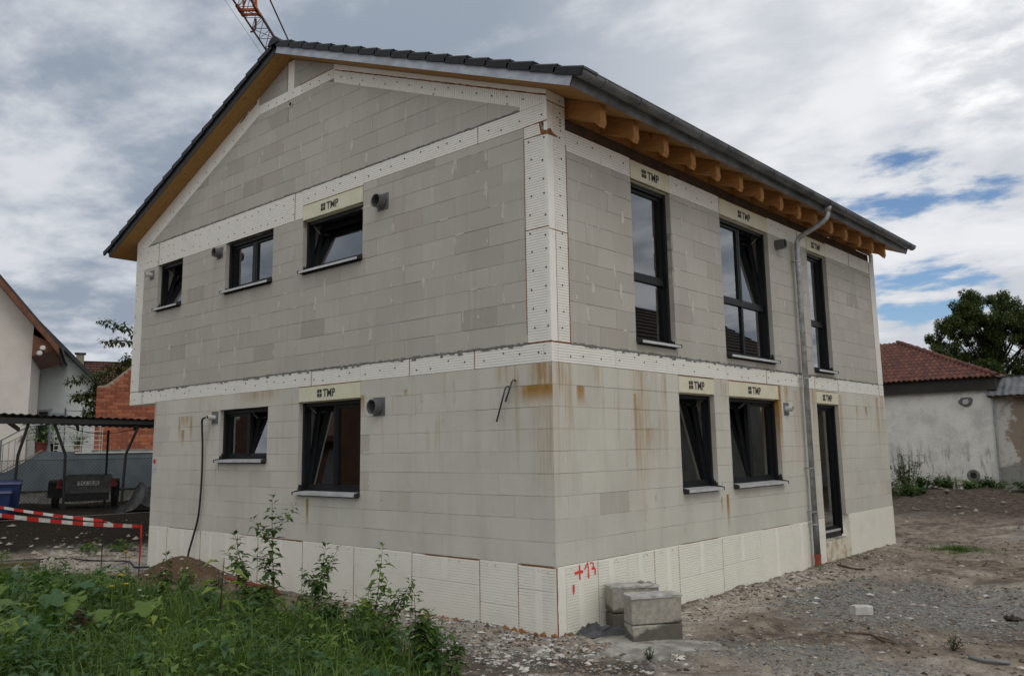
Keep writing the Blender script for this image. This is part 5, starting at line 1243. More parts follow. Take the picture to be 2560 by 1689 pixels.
# ------------------------------------------------------------------ big tree on the right, shrubs along the outbuilding
rr = random.Random(21); T0 = Vector((-3.4, 37.5, 0)); tl = Vector((rt.x, rt.y, 0)); td = Vector((-rt.y, rt.x, 0))
e = thing('birch_tree', 'large dark leafy tree rising behind the red-roofed outbuilding', 'tree', (-3.0, 38, -.3))
clumps = [(-.5, 6.9, .9), (.4, 7.6, .7), (.6, 6.4, .9), (-1.3, 7.6, .5), (1.2, 6.5, .9), (.9, 8.0, .6), (-.2, 8.3, .45), (2.6, 7.2, .8), (3.9, 6.2, 1.0), (4.2, 5.0, 1.0), (-1.8, 6.6, .7), (-2.6, 5.2, .7), (-2.2, 6.6, .6), (1.6, 7.0, .7), (-.6, 7.5, .6), (-2.9, 4.6, .7), (.1, 5.2, 1.0), (1.7, 5.2, 1.0), (2.8, 4.2, 1.0), (-.4, 4.0, 1.0), (-.8, 8.0, .55), (-1.5, 7.15, .85), (-.2, 7.15, .95), (.95, 7.15, .75), (-2.5, 6.0, .55), (-3.2, 5.5, .35), (-1.9, 5.4, .85), (-.6, 5.6, 1.15), (.95, 5.8, 1.15), (2.1, 6.4, .95), (2.3, 5.05, 1.1), (-1.1, 4.5, .75), (.4, 4.5, .95), (1.5, 4.1, .9), (3.1, 5.4, 1.1), (-.1, 6.4, .8), (-1.2, 6.3, .6), (.2, 3.5, .9), (-1.6, 3.6, .8), (3.3, 6.8, .8)]
mb = MB(); lf = MB()
mb.tube([T0+Vector((0, 0, -.5)), T0+tl*.1+Vector((0, 0, 2.5)), T0-tl*.1+Vector((0, 0, 5)), T0-tl*.2+Vector((0, 0, 6.4))], [.28, .22, .14, .03], 8)
for (l, z, r_) in clumps:
    c_ = T0+tl*l+td*rr.uniform(-1.3, 1.3)+Vector((0, 0, z)); s_ = T0+Vector((0, 0, max(1.5, z-1.6-abs(l)*.5)))
    mb.tube([s_, s_.lerp(c_, .6)+Vector((0, 0, -.1)), c_], [.07, .045, .012], 5)
    for k in range(9):
        c2 = c_+Vector((rr.uniform(-1, 1), rr.uniform(-1, 1), rr.uniform(-.8, .8)))*r_*.72
        mb.tube([c_, c2], [.014, .005], 4, False); crown_leaves(lf, c2, r_*rr.uniform(.26, .46), int(330*r_), .115, rr, .95)
mb.build('trunk', M_bark, e); lf.build('crown', M_leaft, e)
for i, (x, y, h, w_, lab, mt) in enumerate(((-2.95, 21.6, 1.15, .5, 'taller dark green shrub growing against the white outbuilding wall', M_leafd), (-3.6, 20.2, .55, .8, 'low dark bramble right beside the far house corner', M_leafd), (-2.2, 20.6, .5, .55, 'small green bush in front of the white outbuilding', M_leafd), (-1.1, 21.9, .3, .35, 'tiny weed clump at the foot of the outbuilding near the drain', M_leaf), (-1.9, 21.9, .35, .5, 'flat weed clump between shrub and drain collar', M_leafd), (-2.9, 19.3, .35, .7, 'low weeds spreading in front of the dark bramble', M_leafd), (-4.6, 21, 0.5, 0.8, 'dark weeds on the bank nearest the far house corner', M_leafd), (-2.4, 19.8, 0.3, 0.8, 'sprawling low weeds on the near slope of the bank', M_leafd), (0.9, 20.6, 0.35, 0.7, 'low weeds on the bank before the patched shed', M_leafd), (-0.3, 21.2, 0.3, 0.6, 'low weeds on the bank in front of the shed corner', M_leafd))):
    e = thing('shrub', lab, 'shrub', gp(x, y), 'shrubs by the outbuilding'); sm = MB(); lf = MB(); q = random.Random(50+i)
    for k in range(int(16+20*w_)):
        a = q.uniform(0, 6.28); ro = q.uniform(0, w_); b_ = gp(x+math.cos(a)*ro*.6, y+math.sin(a)*ro*.6); t_ = b_+Vector((math.cos(a)*ro*.5, math.sin(a)*ro*.5, h*q.uniform(.45, 1.)))
        sm.tube([b_, t_], [.008, .004], 4, False)
        for j in range(14): add_leaf(lf, b_.lerp(t_, q.uniform(.2, 1))+Vector((q.uniform(-.08, .08), q.uniform(-.08, .08), 0)), (q.uniform(-1, 1), q.uniform(-1, 1), q.uniform(-.3, .5)), q.uniform(.08, .15), .07, .3)
    sm.build('stems', M_stem, e); lf.build('leaves', mt, e)

# ------------------------------------------------------------------ crane behind the house
M_crane = simple('crane_orange', (.50, .13, .03), (.35, .08, .02), 4, .5)
M_craned = simple('crane_dark_red', (.12, .035, .025), (.09, .03, .022), 4, .6)
e = thing('tower_crane', 'orange lattice crane jib rising behind the roof ridge', 'crane', (-52, 36, -.3))
ZJ = 28.0; A = Vector((-37.3, 16.7, ZJ)); jd = Vector((-.652, .758, 0)); jp = Vector((.758, .652, 0)); JW = 1.04; JH = 1.0
JA, JB = -14., 18.
mb = MB()
c1 = lambda s: A+jd*s; c2 = lambda s: A+jd*s+jp*JW; c3 = lambda s: A+jd*s+jp*JW*.5+Vector((0, 0, JH))
mb.tube([c1(JA), c1(JB)], .065, 6); mb.tube([c2(JA), c2(JB)], .065, 6); mb.tube([c3(JA), c3(JB)], .05, 6)
jib = mb.build('jib_chords', M_craned, e)
mb = MB(); s_ = JA; k = 0
while s_ < JB-.5:
    mb.tube([c1(s_), c2(s_)], .022, 5, False); a, b2 = (c1, c2) if k % 2 else (c2, c1); mb.tube([a(s_), b2(s_+1.35)], .022, 5, False)
    for cc in (c1, c2): mb.tube([cc(s_), c3(s_+.68)], .02, 5, False); mb.tube([c3(s_+.68), cc(s_+1.35)], .02, 5, False)
    s_ += 1.35; k += 1
mb.build('jib_lacing', M_craned, e)
kn = 1.55   # knee frame on the jib
mb = MB(); mb.bar(c1(kn-.3)-jp*.1, c2(kn-.3)+jp*.1, .14, .16); mb.bar(c1(kn+.25)-jp*.1, c2(kn+.25)+jp*.1, .12, .14); mb.bar(c1(kn-.9), c1(kn+.4), .16); mb.bar(c2(kn-.9), c2(kn+.4), .16)
t_ = Vector((0, 0, 6.0))-jd*1.2
for o_ in (.12, .92): mb.bar(c1(kn)+jp*o_, c1(kn)+jp*(o_*.6+.3)+t_, .11)
for q in (.35, .5, .65, .8): mb.bar(c1(kn)+jp*.15+t_*q, c1(kn)+jp*.95+t_*q, .07)
mb.bar(c1(kn)+jp*.12+t_*.05, c1(kn)+jp*.85+t_*.35, .06); mb.bar(c1(kn)+jp*.92+t_*.05, c1(kn)+jp*.2+t_*.35, .06)
mb.build('knee_frame', M_crane, e)
mb = MB(); p_ = c2(kn)+t_*.34; mb.hexa([p_+jp*a_+jd*d_+Vector((0, 0, z_)) for z_ in (0, .42) for a_, d_ in ((.1, 0), (.95, 0), (.95, .05), (.1, .05))]); mb.build('sign_plate', simple('sign_grey', (.10, .10, .12), (.22, .22, .24), 12), e)
mb = MB(); mb.tube([c1(kn)+jp*.6+t_, c2(kn)+jp*.25-jd*1.4+Vector((0, 0, 2.0)), c2(JB-4)+Vector((0, 0, .6))], .05, 6); mb.build('pendant_bar', M_craned, e)
mb = MB(); mb.tube([c1(JA)-jp*.55, c1(JB)-jp*.42], .012, 4); mb.build('rope', M_blk, e)
mb = MB(); mb.bar(c2(kn+.6)-jp*.35-Vector((0, 0, .1)), c2(kn+.6)-jp*.35-Vector((0, 0, .75)), .1); mb.tube([c2(kn+.6)-jp*.35-Vector((0, 0, .75)), c2(kn+.6)-jp*.45-Vector((0, 0, .95)), c2(kn+.6)-jp*.65-Vector((0, 0, .95))], .06, 6); mb.build('hook_block', M_craned, e)
mb = MB(); tb = c1(JB)+jp*JW*.5
for dx in (-.6, .6):
    for dy in (-.6, .6): mb.bar((tb.x+dx, tb.y+dy, -.5), (tb.x+dx, tb.y+dy, ZJ+3), .14)
for k in range(22):
    z = -.2+k*1.4
    for (ax, ay, bx, by) in ((-.6, -.6, .6, -.6), (.6, -.6, .6, .6), (.6, .6, -.6, .6), (-.6, .6, -.6, -.6)): mb.bar((tb.x+ax, tb.y+ay, z), (tb.x+bx, tb.y+by, z+1.4), .06)
mb.build('tower_mast', M_crane, e)

# ------------------------------------------------------------------ site things on the right
M_blockc = simple('concrete_block', (.27, .255, .225), (.17, .16, .14), 9, .95, bs=.6, bscale=70, bd=.006)
m, n, b = base_mat('damp_block', .95, 0, .2); p = pos(n); sp = n.new('ShaderNodeSeparateXYZ'); n.l.new(p, sp.inputs[0])
c = n.mix(n.smooth(n.noise(p, 14, 6, .7), .35, .68), (.40, .372, .315), (.28, .262, .225))
c = n.mix(n.smooth(n.noise(p, 60, 3, .7), .60, .72, 0, .7), c, (.07, .065, .058))
dmp = n.math('ADD', n.math('SUBTRACT', n.math('MULTIPLY', sp.outputs[1], .35), n.math('ADD', sp.outputs[2], .75)), n.math('MULTIPLY', n.noise(p, 7, 4), .12))
c = n.mix(n.smooth(dmp, .06, .10, 0, .8), c, (.075, .068, .058))
n.l.new(c, b.inputs['Base Color']); bump(n, b, n.noise(p, 80, 5, .75), .6, .006); M_blockd = m
M_blocktop = simple('mortar_top', (.50, .48, .46), (.32, .31, .29), 7, .95, bs=.5, bscale=30, bd=.01)
M_pad = simple('concrete_pad', (.40, .385, .355), (.20, .185, .165), 4.5, .95, bs=.4, bscale=40, bd=.01)
ang = math.atan2(.45, .33)
def rough_box(mb, L, w, z0, z1, seg, q, jit=.003):
    """box with bevelled, slightly broken edges"""
    ch = .012
    for a in range(1): pass
    vs = []
    prof = [(-w/2, z0+ch), (-w/2, z1-ch), (-w/2+ch, z1), (w/2-ch, z1), (w/2, z1-ch), (w/2, z0+ch), (w/2-ch, z0), (-w/2+ch, z0)]
    o = len(mb.v); K = len(prof); xs = [-L/2, -L/2+ch]+[-L/2+ch+(L-2*ch)*i/seg for i in range(1, seg)]+[L/2-ch, L/2]
    for i, x in enumerate(xs):
        k = .965 if i in (0, len(xs)-1) else 1
        for (y, z) in prof: mb.v.append((x, y*k+q.uniform(-jit, jit), (z-(z0+z1)/2)*k+(z0+z1)/2+q.uniform(-jit, jit)))
    for i in range(len(xs)-1):
        for j in range(K): mb.f.append((o+i*K+j, o+i*K+(j+1) % K, o+(i+1)*K+(j+1) % K, o+(i+1)*K+j)); mb.mi.append(mb.cur)
    mb.f.append(tuple(o+j for j in range(K))); mb.mi.append(mb.cur); mb.f.append(tuple(o+(len(xs)-1)*K+j for j in range(K))); mb.mi.append(mb.cur)
nv = Vector((.806, -.591, 0)); tv = Vector((.591, .806, 0))
fc = Vector((.77, .28, 0))+tv*.28-nv*.13; bc = Vector((.26, .70, 0))+tv*.25-nv*.12
for c_, lab, hh, seed in ((fc, 'front stack of two grey concrete blocks on a mortar pad', (.185, .275), 1), (bc, 'rear stack of concrete blocks, half hidden behind the front one', (.19, .27), 2)):
    e = thing('concrete_block_stack', lab, 'block stack', (c_.x, c_.y, -.74), 'concrete block stacks by the corner'); q = random.Random(seed)
    T = Matrix.Translation((c_.x, c_.y, 0)) @ Matrix.Rotation(math.atan2(tv.y, tv.x), 4, 'Z'); z = -.755
    for k, h_ in enumerate(hh):
        mb = MB(); rough_box(mb, .555, .26, z+.004, z+h_, 7, q); mb.build('concrete_block', M_blockd, e, T @ Matrix.Rotation(q.uniform(-.02, .02), 4, 'Z'))
        z += h_+.004
    mb = MB(); NX, NY = 12, 7
    for s_ in (0, 1):
        for j in range(NY):
            for i in range(NX):
                ex_ = abs(i/(NX-1)-.5)*2; ey = abs(j/(NY-1)-.5)*2; mb.v.append((-.285+.57*i/(NX-1)+q.uniform(-.006, .006), -.14+.28*j/(NY-1)+q.uniform(-.006, .006), z+(.018+.012*q.random()-.010*max(ex_, ey)**4 if s_ else -.006-.008*q.random())))
    for s_ in (0, 1): mb.f += [(s_*NX*NY+j*NX+i, s_*NX*NY+j*NX+i+1, s_*NX*NY+(j+1)*NX+i+1, s_*NX*NY+(j+1)*NX+i) for j in range(NY-1) for i in range(NX-1)]
    per = [i for i in range(NX)]+[j*NX+NX-1 for j in range(1, NY)]+[(NY-1)*NX+i for i in range(NX-2, -1, -1)]+[j*NX for j in range(NY-2, 0, -1)]
    mb.f += [(per[k], per[(k+1) % len(per)], NX*NY+per[(k+1) % len(per)], NX*NY+per[k]) for k in range(len(per))]; mb.mi = [0]*len(mb.f)
    mb.build('mortar_cap', M_blocktop, e, T)
    if seed == 2: mb = MB(); mb.blob((.12, .0, z+.035), .06, .04, .028, 4); mb.blob((.2, -.01, z+.025), .03, .025, .018, 6); mb.build('stone_chip', M_blockc, e, T)
q = random.Random(4); mb = MB(); N = 40; RN = 6
pc = Vector((.98, .33))
for k in range(RN+1):
    for i in range(N):
        a = 2*math.pi*i/N; r_ = (.60+.10*math.sin(a*3+1)+.07*math.sin(a*5)+.05*math.sin(a*11+2)+.04*math.sin(a*17))*(k/RN)
        x, y = pc.x+tv.x*math.cos(a)*r_*1.1+nv.x*math.sin(a)*r_*.95, pc.y+tv.y*math.cos(a)*r_*1.1+nv.y*math.sin(a)*r_*.95
        mb.v.append((x, y, max(gz(x, y)-.02 if k == RN else -9, -.742+.02*(1-(k/RN)**3)+q.uniform(-.004, .004)) if k < RN else gz(x, y)-.03))
mb.f = [(k*N+i, k*N+(i+1) % N, (k+1)*N+(i+1) % N, (k+1)*N+i) for k in range(RN) for i in range(N)]; mb.mi = [0]*len(mb.f)
mb.build('concrete_pad', M_pad, None, label='spread of pale hardened concrete under the block stacks', cat='concrete pad')
# crumpled grey garment
q = random.Random(8); mb = MB(); NX, NY = 64, 40
for j in range(NY):
    for i in range(NX):
        t, v = i/(NX-1), j/(NY-1); x = .08+.46*t+.03*math.sin(v*6); y = .30+.34*t-.17*(v-.5)*2*(.55+.45*math.sin(math.pi*t))
        edge = min(1, (math.sin(math.pi*t)*math.sin(math.pi*v))*3)**.6; nn_ = lambda k, o: 1-abs(noise.noise(Vector((x*k+o, y*k, .3*o))))*2
        h_ = edge*(.012+.050*max(0, nn_(5, 1))**2+.030*max(0, nn_(11, 4))**2+.014*nn_(23, 7))+.07*math.exp(-((t-.18)/.12)**2-((v-.45)/.3)**2)
        x += .03*noise.noise(Vector((t*4, v*4, 1))); y += .03*noise.noise(Vector((t*4, v*4, 5)))
        mb.v.append((x, y, -.745+max(0, h_)))
mb.f = [(j*NX+i, j*NX+i+1, (j+1)*NX+i+1, (j+1)*NX+i) for j in range(NY-1) for i in range(NX-1)]; mb.mi = [0]*len(mb.f)
mb.build('grey_garment', simple('grey_cloth', (.095, .097, .105), (.06, .062, .068), 9, .95, bs=.2, bscale=120), None, smooth=True, label='crumpled dark grey garment dropped against the plinth by the blocks', cat='garment')
# white brick, conduit piece, sticks, clods
g0 = gp(2.15, 3.02); T = Matrix.Translation(g0+Vector((0, 0, .05))) @ Matrix.Rotation(.97, 4, 'Z') @ Matrix.Rotation(.04, 4, 'Y'); mb = MB(); rough_box(mb, .235, .12, -.055, .055, 4, random.Random(2), .003)
mb.build('white_block', simple('aac_offcut', (.56, .55, .52), (.44, .43, .40), 8, .95, bs=.4), None, T, label='single white aerated-concrete offcut lying on the grey gravel', cat='block')
mb = MB(); mb.tube(spline([gp(3.58, 1.80, .02), gp(3.70, 1.79, .03), gp(3.80, 1.83, .03), gp(3.90, 1.90, .02)]), .018, 9); mb.build('conduit_piece', simple('conduit_grey', (.22, .23, .235)), None, smooth=True, label='short piece of grey plastic conduit lying on the soil at lower right', cat='conduit')
for i, (pts, r_, lab) in enumerate((([(2.36, 1.93), (2.5, 2.09), (2.6, 2.07), (2.72, 1.99), (2.86, 1.94)], .012, 'dark forked stick in front of the white offcut'), ([(.27, 7.24), (.5, 7.0), (.7, 6.9), (.9, 6.72)], .016, 'dark root lying beside the downpipe foot'), ([(3.3, 12.2), (4.4, 12.6)], .03, 'reddish timber stick lying at the far right'))):
    mb = MB(); mb.tube(spline([gp(x, y, .018) for x, y in pts]), r_, 6)
    if i == 0: mb.tube([gp(2.6, 2.07, .02), gp(2.75, 2.06, .02), gp(2.86, 1.98, .02)], .008, 5)
    mb.build('stick', M_oldwood if i < 2 else M_brown, None, label=lab, cat='stick', group='sticks on the soil')
mb = MB(); g0 = gp(3.47, 4.07, .02)
for k in range(7): mb.blob(tuple(g0+Vector((R.uniform(-.07, .07), R.uniform(-.07, .07), R.uniform(0, .03)))), .06, .05, .04, k)
mb.build('soil_clod', simple('dark_clod', (.045, .03, .022)), None, label='dark brown soil clod on the gravel near the right edge', cat='clod')

# ------------------------------------------------------------------ loose stones and debris
def chips(name, mat, n, region, smin, smax, seed, flat=.6):
    q = random.Random(seed); mb = MB(); c_ = 0; tries = 0
    while c_ < n and tries < n*30:
        tries += 1; r_ = region(q)
        if r_ is None: continue
        x, y = r_
        if -9.6 < x < 0 and 0 < y < 11.1: continue
        if noise.noise(Vector((x*1.5, y*1.5, seed*3.1)))+.6*noise.noise(Vector((x*5, y*5, seed))) < q.uniform(-.55, .25): continue
        s_ = smin*(smax/smin)**(q.random()**2.2); z = gz(x, y)
        mb.blob((x, y, z+s_*.02), s_*q.uniform(.7, 1.3), s_*q.uniform(.6, 1.1), s_*flat*q.uniform(.5, 1), q.randint(0, 10**6), .3); c_ += 1
    mb.build(name, mat, None, kind='stuff', label={'bank_debris': 'stones and earth lumps littered along the foot of the dark bank', 'soil_clods': 'lumpy soil clods and crumbled earth around the house', 'far_rubble': 'stone lumps and rubble strewn before the outbuilding', 'grey_gravel': 'fine grey gravel and crushed stone strewn around the house', 'white_rubble': 'scattered white and pale pink rubble chips on the soil', 'dark_crumbs': 'dark brown soil crumbs and wood bits on the ground'}[name], cat={'bank_debris': 'rubble', 'soil_clods': 'clods', 'far_rubble': 'rubble', 'grey_gravel': 'gravel', 'white_rubble': 'rubble', 'dark_crumbs': 'soil crumbs'}[name])
def isl(m, c1, c2):
    mt, n, b = base_mat(m, .95, 0, .2); g = n.new('ShaderNodeNewGeometry'); n.l.new(n.mix(g.outputs['Random Per Island'], c1, c2), b.inputs['Base Color']); return mt
def wallside(q):
    k = q.random()
    if k < .30: return q.uniform(-3.2, .7), -abs(q.gauss(0, .55))-.01
    if k < .45: return q.uniform(-.4, 1.6), q.uniform(-1.6, .1)
    if k < .72: return abs(q.gauss(0, .45))+.01, q.uniform(0, 9)
    return None
def gravelp(q):
    k = q.random()
    if k < .5: a = q.uniform(0, 6.28); r_ = q.random()**.5; return 2.3+1.7*r_*math.cos(a), 4.2+2.2*r_*math.sin(a)
    if k < .65: return q.gauss(2.4, .8), q.gauss(.9, .5)
    return wallside(q)
def anywhere(q):
    x, y = q.uniform(-.6, 6), q.uniform(-2, 13)
    if q.random() < .3: x, y = q.uniform(-13, -5), q.uniform(-2.2, 0)
    return x, y
def bankfoot(q):
    w_ = Lw(q.uniform(-2.2, 1.6), q.gauss(20.4, .9)); return w_.x, w_.y
chips('bank_debris', isl('debris', (.10, .08, .06), (.46, .42, .35)), 900, bankfoot, .012, .11, 15, .6)
chips('far_rubble', isl('rubble_far', (.13, .105, .085), (.42, .39, .35)), 260, lambda q: (q.uniform(-4, 4), q.uniform(13.5, 22)), .02, .13, 9)
chips('soil_clods', isl('clods', (.085, .063, .047), (.34, .28, .22)), 9000, lambda q: wallside(q) if q.random() < .35 else anywhere(q), .007, .05, 12, .7)
chips('grey_gravel', isl('gravel_grey', (.09, .088, .084), (.36, .355, .345)), 24000, gravelp, .005, .026, 1)
chips('white_rubble', isl('rubble_white', (.34, .31, .29), (.62, .60, .56)), 4600, lambda q: wallside(q) if q.random() < .66 else anywhere(q), .005, .055, 2, .5)
chips('dark_crumbs', isl('crumbs_dark', (.035, .026, .020), (.12, .085, .062)), 6500, lambda q: wallside(q) if q.random() < .3 else anywhere(q), .006, .032, 3)

# ------------------------------------------------------------------ grass and weeds
def grass(name, mat, n, region, hmin, hmax, seed, label, wd=.006):
    q = random.Random(seed); vs = []; fs = []
    c_ = 0
    while c_ < n:
        r_ = region(q)
        if r_ is None: continue
        x, y, k = r_; z = gz(x, y)-.01; h_ = q.uniform(hmin, hmax)*k; a = q.uniform(0, 6.28); bn = q.uniform(.2, 1.5)*h_; w_ = wd*q.uniform(.6, 1.4)
        dx, dy = math.cos(a), math.sin(a); sx, sy = -dy*w_/2, dx*w_/2; o = len(vs)
        for t, ww in ((0, 1), (.4, .95), (.75, .65)):
            bx, by, bz = x+dx*bn*t**2, y+dy*bn*t**2, z+h_*(t-.28*t*t*bn/h_)
            vs += [(bx-sx*ww, by-sy*ww, bz), (bx+sx*ww, by+sy*ww, bz)]
        vs.append((x+dx*bn, y+dy*bn, z+h_*(1-.38*bn/h_)))
        fs += [(o, o+1, o+3, o+2), (o+2, o+3, o+5, o+4), (o+4, o+5, o+6)]; c_ += 1
    me = bpy.data.meshes.new(name); me.from_pydata(vs, [], fs); me.materials.append(mat); me.update()
    return link(name, me, None, kind='stuff', label=label, cat='grass')
def lawn(q):
    x = q.uniform(-10.5, 1.2); e_ = grass_edge(x); d = q.uniform(-.12, 4.2)+q.gauss(0, .12); y = e_-d
    # only where the plot's turf lies: left of the path to the camera
    if (x+1.0)*.75+(y+4.2)*-.66 > 2.9 and x > .2: return None
    k = min(1, .3+max(0, d+.1)*1.1)*(1+.55*noise.noise(Vector((x*1.3, y*1.3, 3)))+.3*noise.noise(Vector((x*4, y*4, 7))))
    if noise.noise(Vector((x*.9, y*.9, 9))) < -.35 and q.random() < .7: return None
    if x > -2.2 and d < .5 and q.random() < .6: return None
    return x, y, k
M_grass = leaf_mat('grass_blade', (.034, .088, .014), (.17, .25, .052), .35)
grass('grass', M_grass, 52000, lawn, .16, .58, 5, 'long unmown grass growing in the near left corner', .0085)
def weed_cover(name, mat, n, L, seed, label, thr):
    q = random.Random(seed); mb = MB(); c_ = 0
    while c_ < n:
        r_ = lawn(q)
        if r_ is None: continue
        x, y, k = r_
        if noise.noise(Vector((x*1.6+seed, y*1.6, seed*.7))) < thr: continue
        b_ = gp(x, y); top = q.uniform(.08, .50)*k; m_ = q.randint(4, 8)
        for j in range(m_):
            a = q.uniform(0, 6.28); add_leaf(mb, b_+Vector((q.uniform(-.05, .05), q.uniform(-.05, .05), top*q.uniform(.4, 1.1))), (math.cos(a), math.sin(a), q.uniform(-.2, .7)), L*q.uniform(.6, 1.4), L*.6, q.uniform(.1, .6), q)
        c_ += 1
    mb.build(name, mat, None, kind='stuff', label=label, cat='weeds')
weed_cover('weed_cover', M_leaf, 1700, .085, 1, 'small broad weed leaves mixed through the long grass', .0)
weed_cover('pale_weed_cover', M_leafb, 800, .12, 2, 'paler blue-green weed leaves among the grass', .1)
weed_cover('dark_weed_cover', M_leafd, 1100, .075, 3, 'dark weed leaves filling the gaps between grass and saplings', .0)
def tuft(q):
    a = q.uniform(0, 6.28); r_ = abs(q.gauss(0, .5)); x, y = 1.35+.9*r_*math.cos(a), 10.4+.7*r_*math.sin(a)
    return None if noise.noise(Vector((x*3, y*3, 2))) < -.05 else (x, y, q.uniform(.4, 1))
grass('grass_patch', M_grass, 1300, tuft, .05, .16, 6, 'small patch of grass on the bare soil past the house corner', .008)

SH = [('tallest thin leafy sapling in front of the gable plinth', (-3.28, -1.36), (-3.33, -1.44, .74), 34, .075, M_leafd, 3), ('leaning leafy sapling just left of the tallest one', (-3.40, -1.55), (-3.55, -1.80, .30), 30, .075, M_leafd, 4),
      ('straight leafy sapling below the larger ground-floor window', (-2.3, -1.51), (-2.24, -1.42, .22), 40, .062, M_leafd, 2), ('bright green sapling right of the straight one', (-1.33, -1.53), (-1.24, -1.41, .28), 24, .07, M_leaf, 1),
      ('bushy yellow-green sapling at the foot of the bright green one', (-1.36, -1.60), (-1.30, -1.55, -.15), 40, .06, M_leafy, 5), ('slanting sapling leaning right towards the house corner', (-1.49, -1.30), (-1.24, -1.0, -.13), 22, .065, M_leafd, 2),
      ('slender sapling at the right-hand end of the weeds', (-.19, -1.92), (-.18, -1.91, -.02), 18, .075, M_leafd, 1), ('shorter sapling next to the slender one at the right-hand end', (-.08, -1.83), (-.07, -1.82, -.20), 16, .07, M_leaf, 1),
      ('outermost low sapling on the bare soil before the house corner', (.27, -1.89), (.30, -1.86, -.40), 16, .075, M_leafd, 1), ('small dark sapling between the tallest and the straight one', (-2.73, -1.41), (-2.71, -1.38, -.30), 16, .06, M_leafd, 1),
      ('wide-spreading thin twigs right of the tallest sapling', (-3.1, -1.25), (-2.75, -.85, .12), 22, .045, M_leafd, 5), ('dark bushy sapling in front of the sand heap', (-4.81, -2.02), (-4.81, -2.02, .02), 36, .065, M_leafd, 4),
      ('lighter bushy sapling beside the dark one at the sand heap', (-4.60, -1.90), (-4.58, -1.88, -.10), 26, .065, M_leaf, 3), ('small sapling at the right foot of the sand heap', (-4.7, -1.35), (-4.7, -1.35, -.28), 16, .06, M_leafd, 1),
      ('dense leafy undergrowth sapling right of the straight one', (-1.75, -1.75), (-1.7, -1.72, -.25), 40, .07, M_leafd, 6), ('dense leafy undergrowth sapling nearest the bottom edge', (-.9, -2.2), (-.86, -2.15, -.35), 40, .08, M_leafd, 6),
      ('dense dark undergrowth sapling under the tallest one', (-3.1, -1.75), (-3.05, -1.7, -.2), 44, .075, M_leafd, 6), ('low dark sapling under the slanting one', (-1.2, -1.75), (-1.2, -1.75, -.32), 36, .07, M_leafd, 5), ('low dark sapling just right of the yellow-green one', (-.6, -1.95), (-.6, -1.9, -.35), 30, .07, M_leafd, 4)]
for i, (lab, b_, t_, n_, L_, mt, sd_) in enumerate(SH):
    n_ = int(n_*2.1); L_ *= 1.75; sd_ += 2
    shoot('sapling', lab, 'sapling', (b_[0], b_[1], -.72), t_, n_, L_, mt, M_stem, .06, sd_, .1, .008, .62, 'saplings in the weeds', 100+i)
q9 = random.Random(77)
for i in range(26):
    x = q9.uniform(-5.2, .1); y = grass_edge(x)-q9.uniform(.0, .95); h_ = q9.uniform(.22, .55)
    shoot('leafy_weed', 'low leafy weed in the tangle at the foot of the saplings', 'weed', (x, y, -.72), (x+q9.uniform(-.1, .1), y+q9.uniform(-.1, .1), -.72+h_), q9.randint(22, 44), q9.uniform(.09, .13), q9.choice((M_leaf, M_leafd, M_leafd, M_leafb)), M_stemg, .08, q9.randint(2, 5), .05, .006, q9.uniform(.4, .65), 'leafy weeds among the saplings', 500+i)
shoot('broadleaf_weed', 'tall pale broad-leaved weed standing in the grass before the sand heap', 'weed', (-2.38, -2.62, -.7), (-2.37, -2.61, .20), 15, .30, M_leafy, M_stem, .03, 0, .2, .014, .42, seed=7)
shoot('amaranth', 'dark red flowering amaranth in the near left weeds', 'weed', (-2.94, -3.78, -.7), (-2.95, -3.8, -.14), 54, .085, M_leafr, M_stem, .02, 3, .25, .010, .5, seed=9)
shoot('dark_red_weed', 'small maroon-leaved weed between the saplings', 'weed', (-2.37, -1.13, -.72), (-2.32, -1.07, -.33), 14, .06, M_leafr, M_stem, .05, 0, .5, .006, .6, seed=12)
shoot('feathery_weed', 'feathery grey-green weed standing by the gravel on the left', 'weed', (-7.03, -2.55, -.72), (-7.03, -2.56, -.16), 60, .075, M_leafb, M_stemg, .02, 7, .05, .006, .16, seed=13)
shoot('yellow_sapling', 'small yellowing sapling at the bottom edge of the grass', 'sapling', (-.57, -2.45, -.7), (-.55, -2.43, -.22), 16, .12, M_leafy, M_stem, .03, 0, .2, .006, .45, seed=14)
shoot('yellow_weed', 'yellow-green leafy weed low in the grass near the bottom', 'weed', (-2.35, -3.35, -.7), (-2.33, -3.33, -.16), 18, .14, M_leafy, M_stemg, .03, 0, .3, .007, .5, seed=15)
M_yel = simple('petal_yellow', (.55, .38, .02)); M_cream = simple('seed_white', (.55, .53, .48))
def flower(x, y, top, lab, col, cat, n_, seed):
    e = thing('tall_flower', lab, cat, gp(x, y), 'tall flowering weeds'); q = random.Random(seed); sm = MB(); fl = MB(); lf = MB()
    for k in range(n_):
        b_ = gp(x, y, -.02); t_ = Vector((x+q.uniform(-.12, .12)*(k > 0), y+q.uniform(-.12, .12)*(k > 0), top-q.uniform(0, .25)*(k > 0)))
        sm.tube([b_, b_.lerp(t_, .5)+Vector((.015, .01, 0)), t_], [.006, .005, .003], 5)
        for j in range(6): a = j*1.05; fl.blob(tuple(t_+Vector((math.cos(a)*.016, math.sin(a)*.016, .004*(j % 2)))), .012, .012, .009, j+seed)
        for j in range(7): a = q.uniform(0, 6.28); add_leaf(lf, b_.lerp(t_, q.uniform(.1, .8)), (math.cos(a), math.sin(a), q.uniform(0, .8)), q.uniform(.06, .13), .022, .4)
    sm.build('stems', M_stemg, e); fl.build('flower_heads', col, e); lf.build('leaves', M_leaf, e)
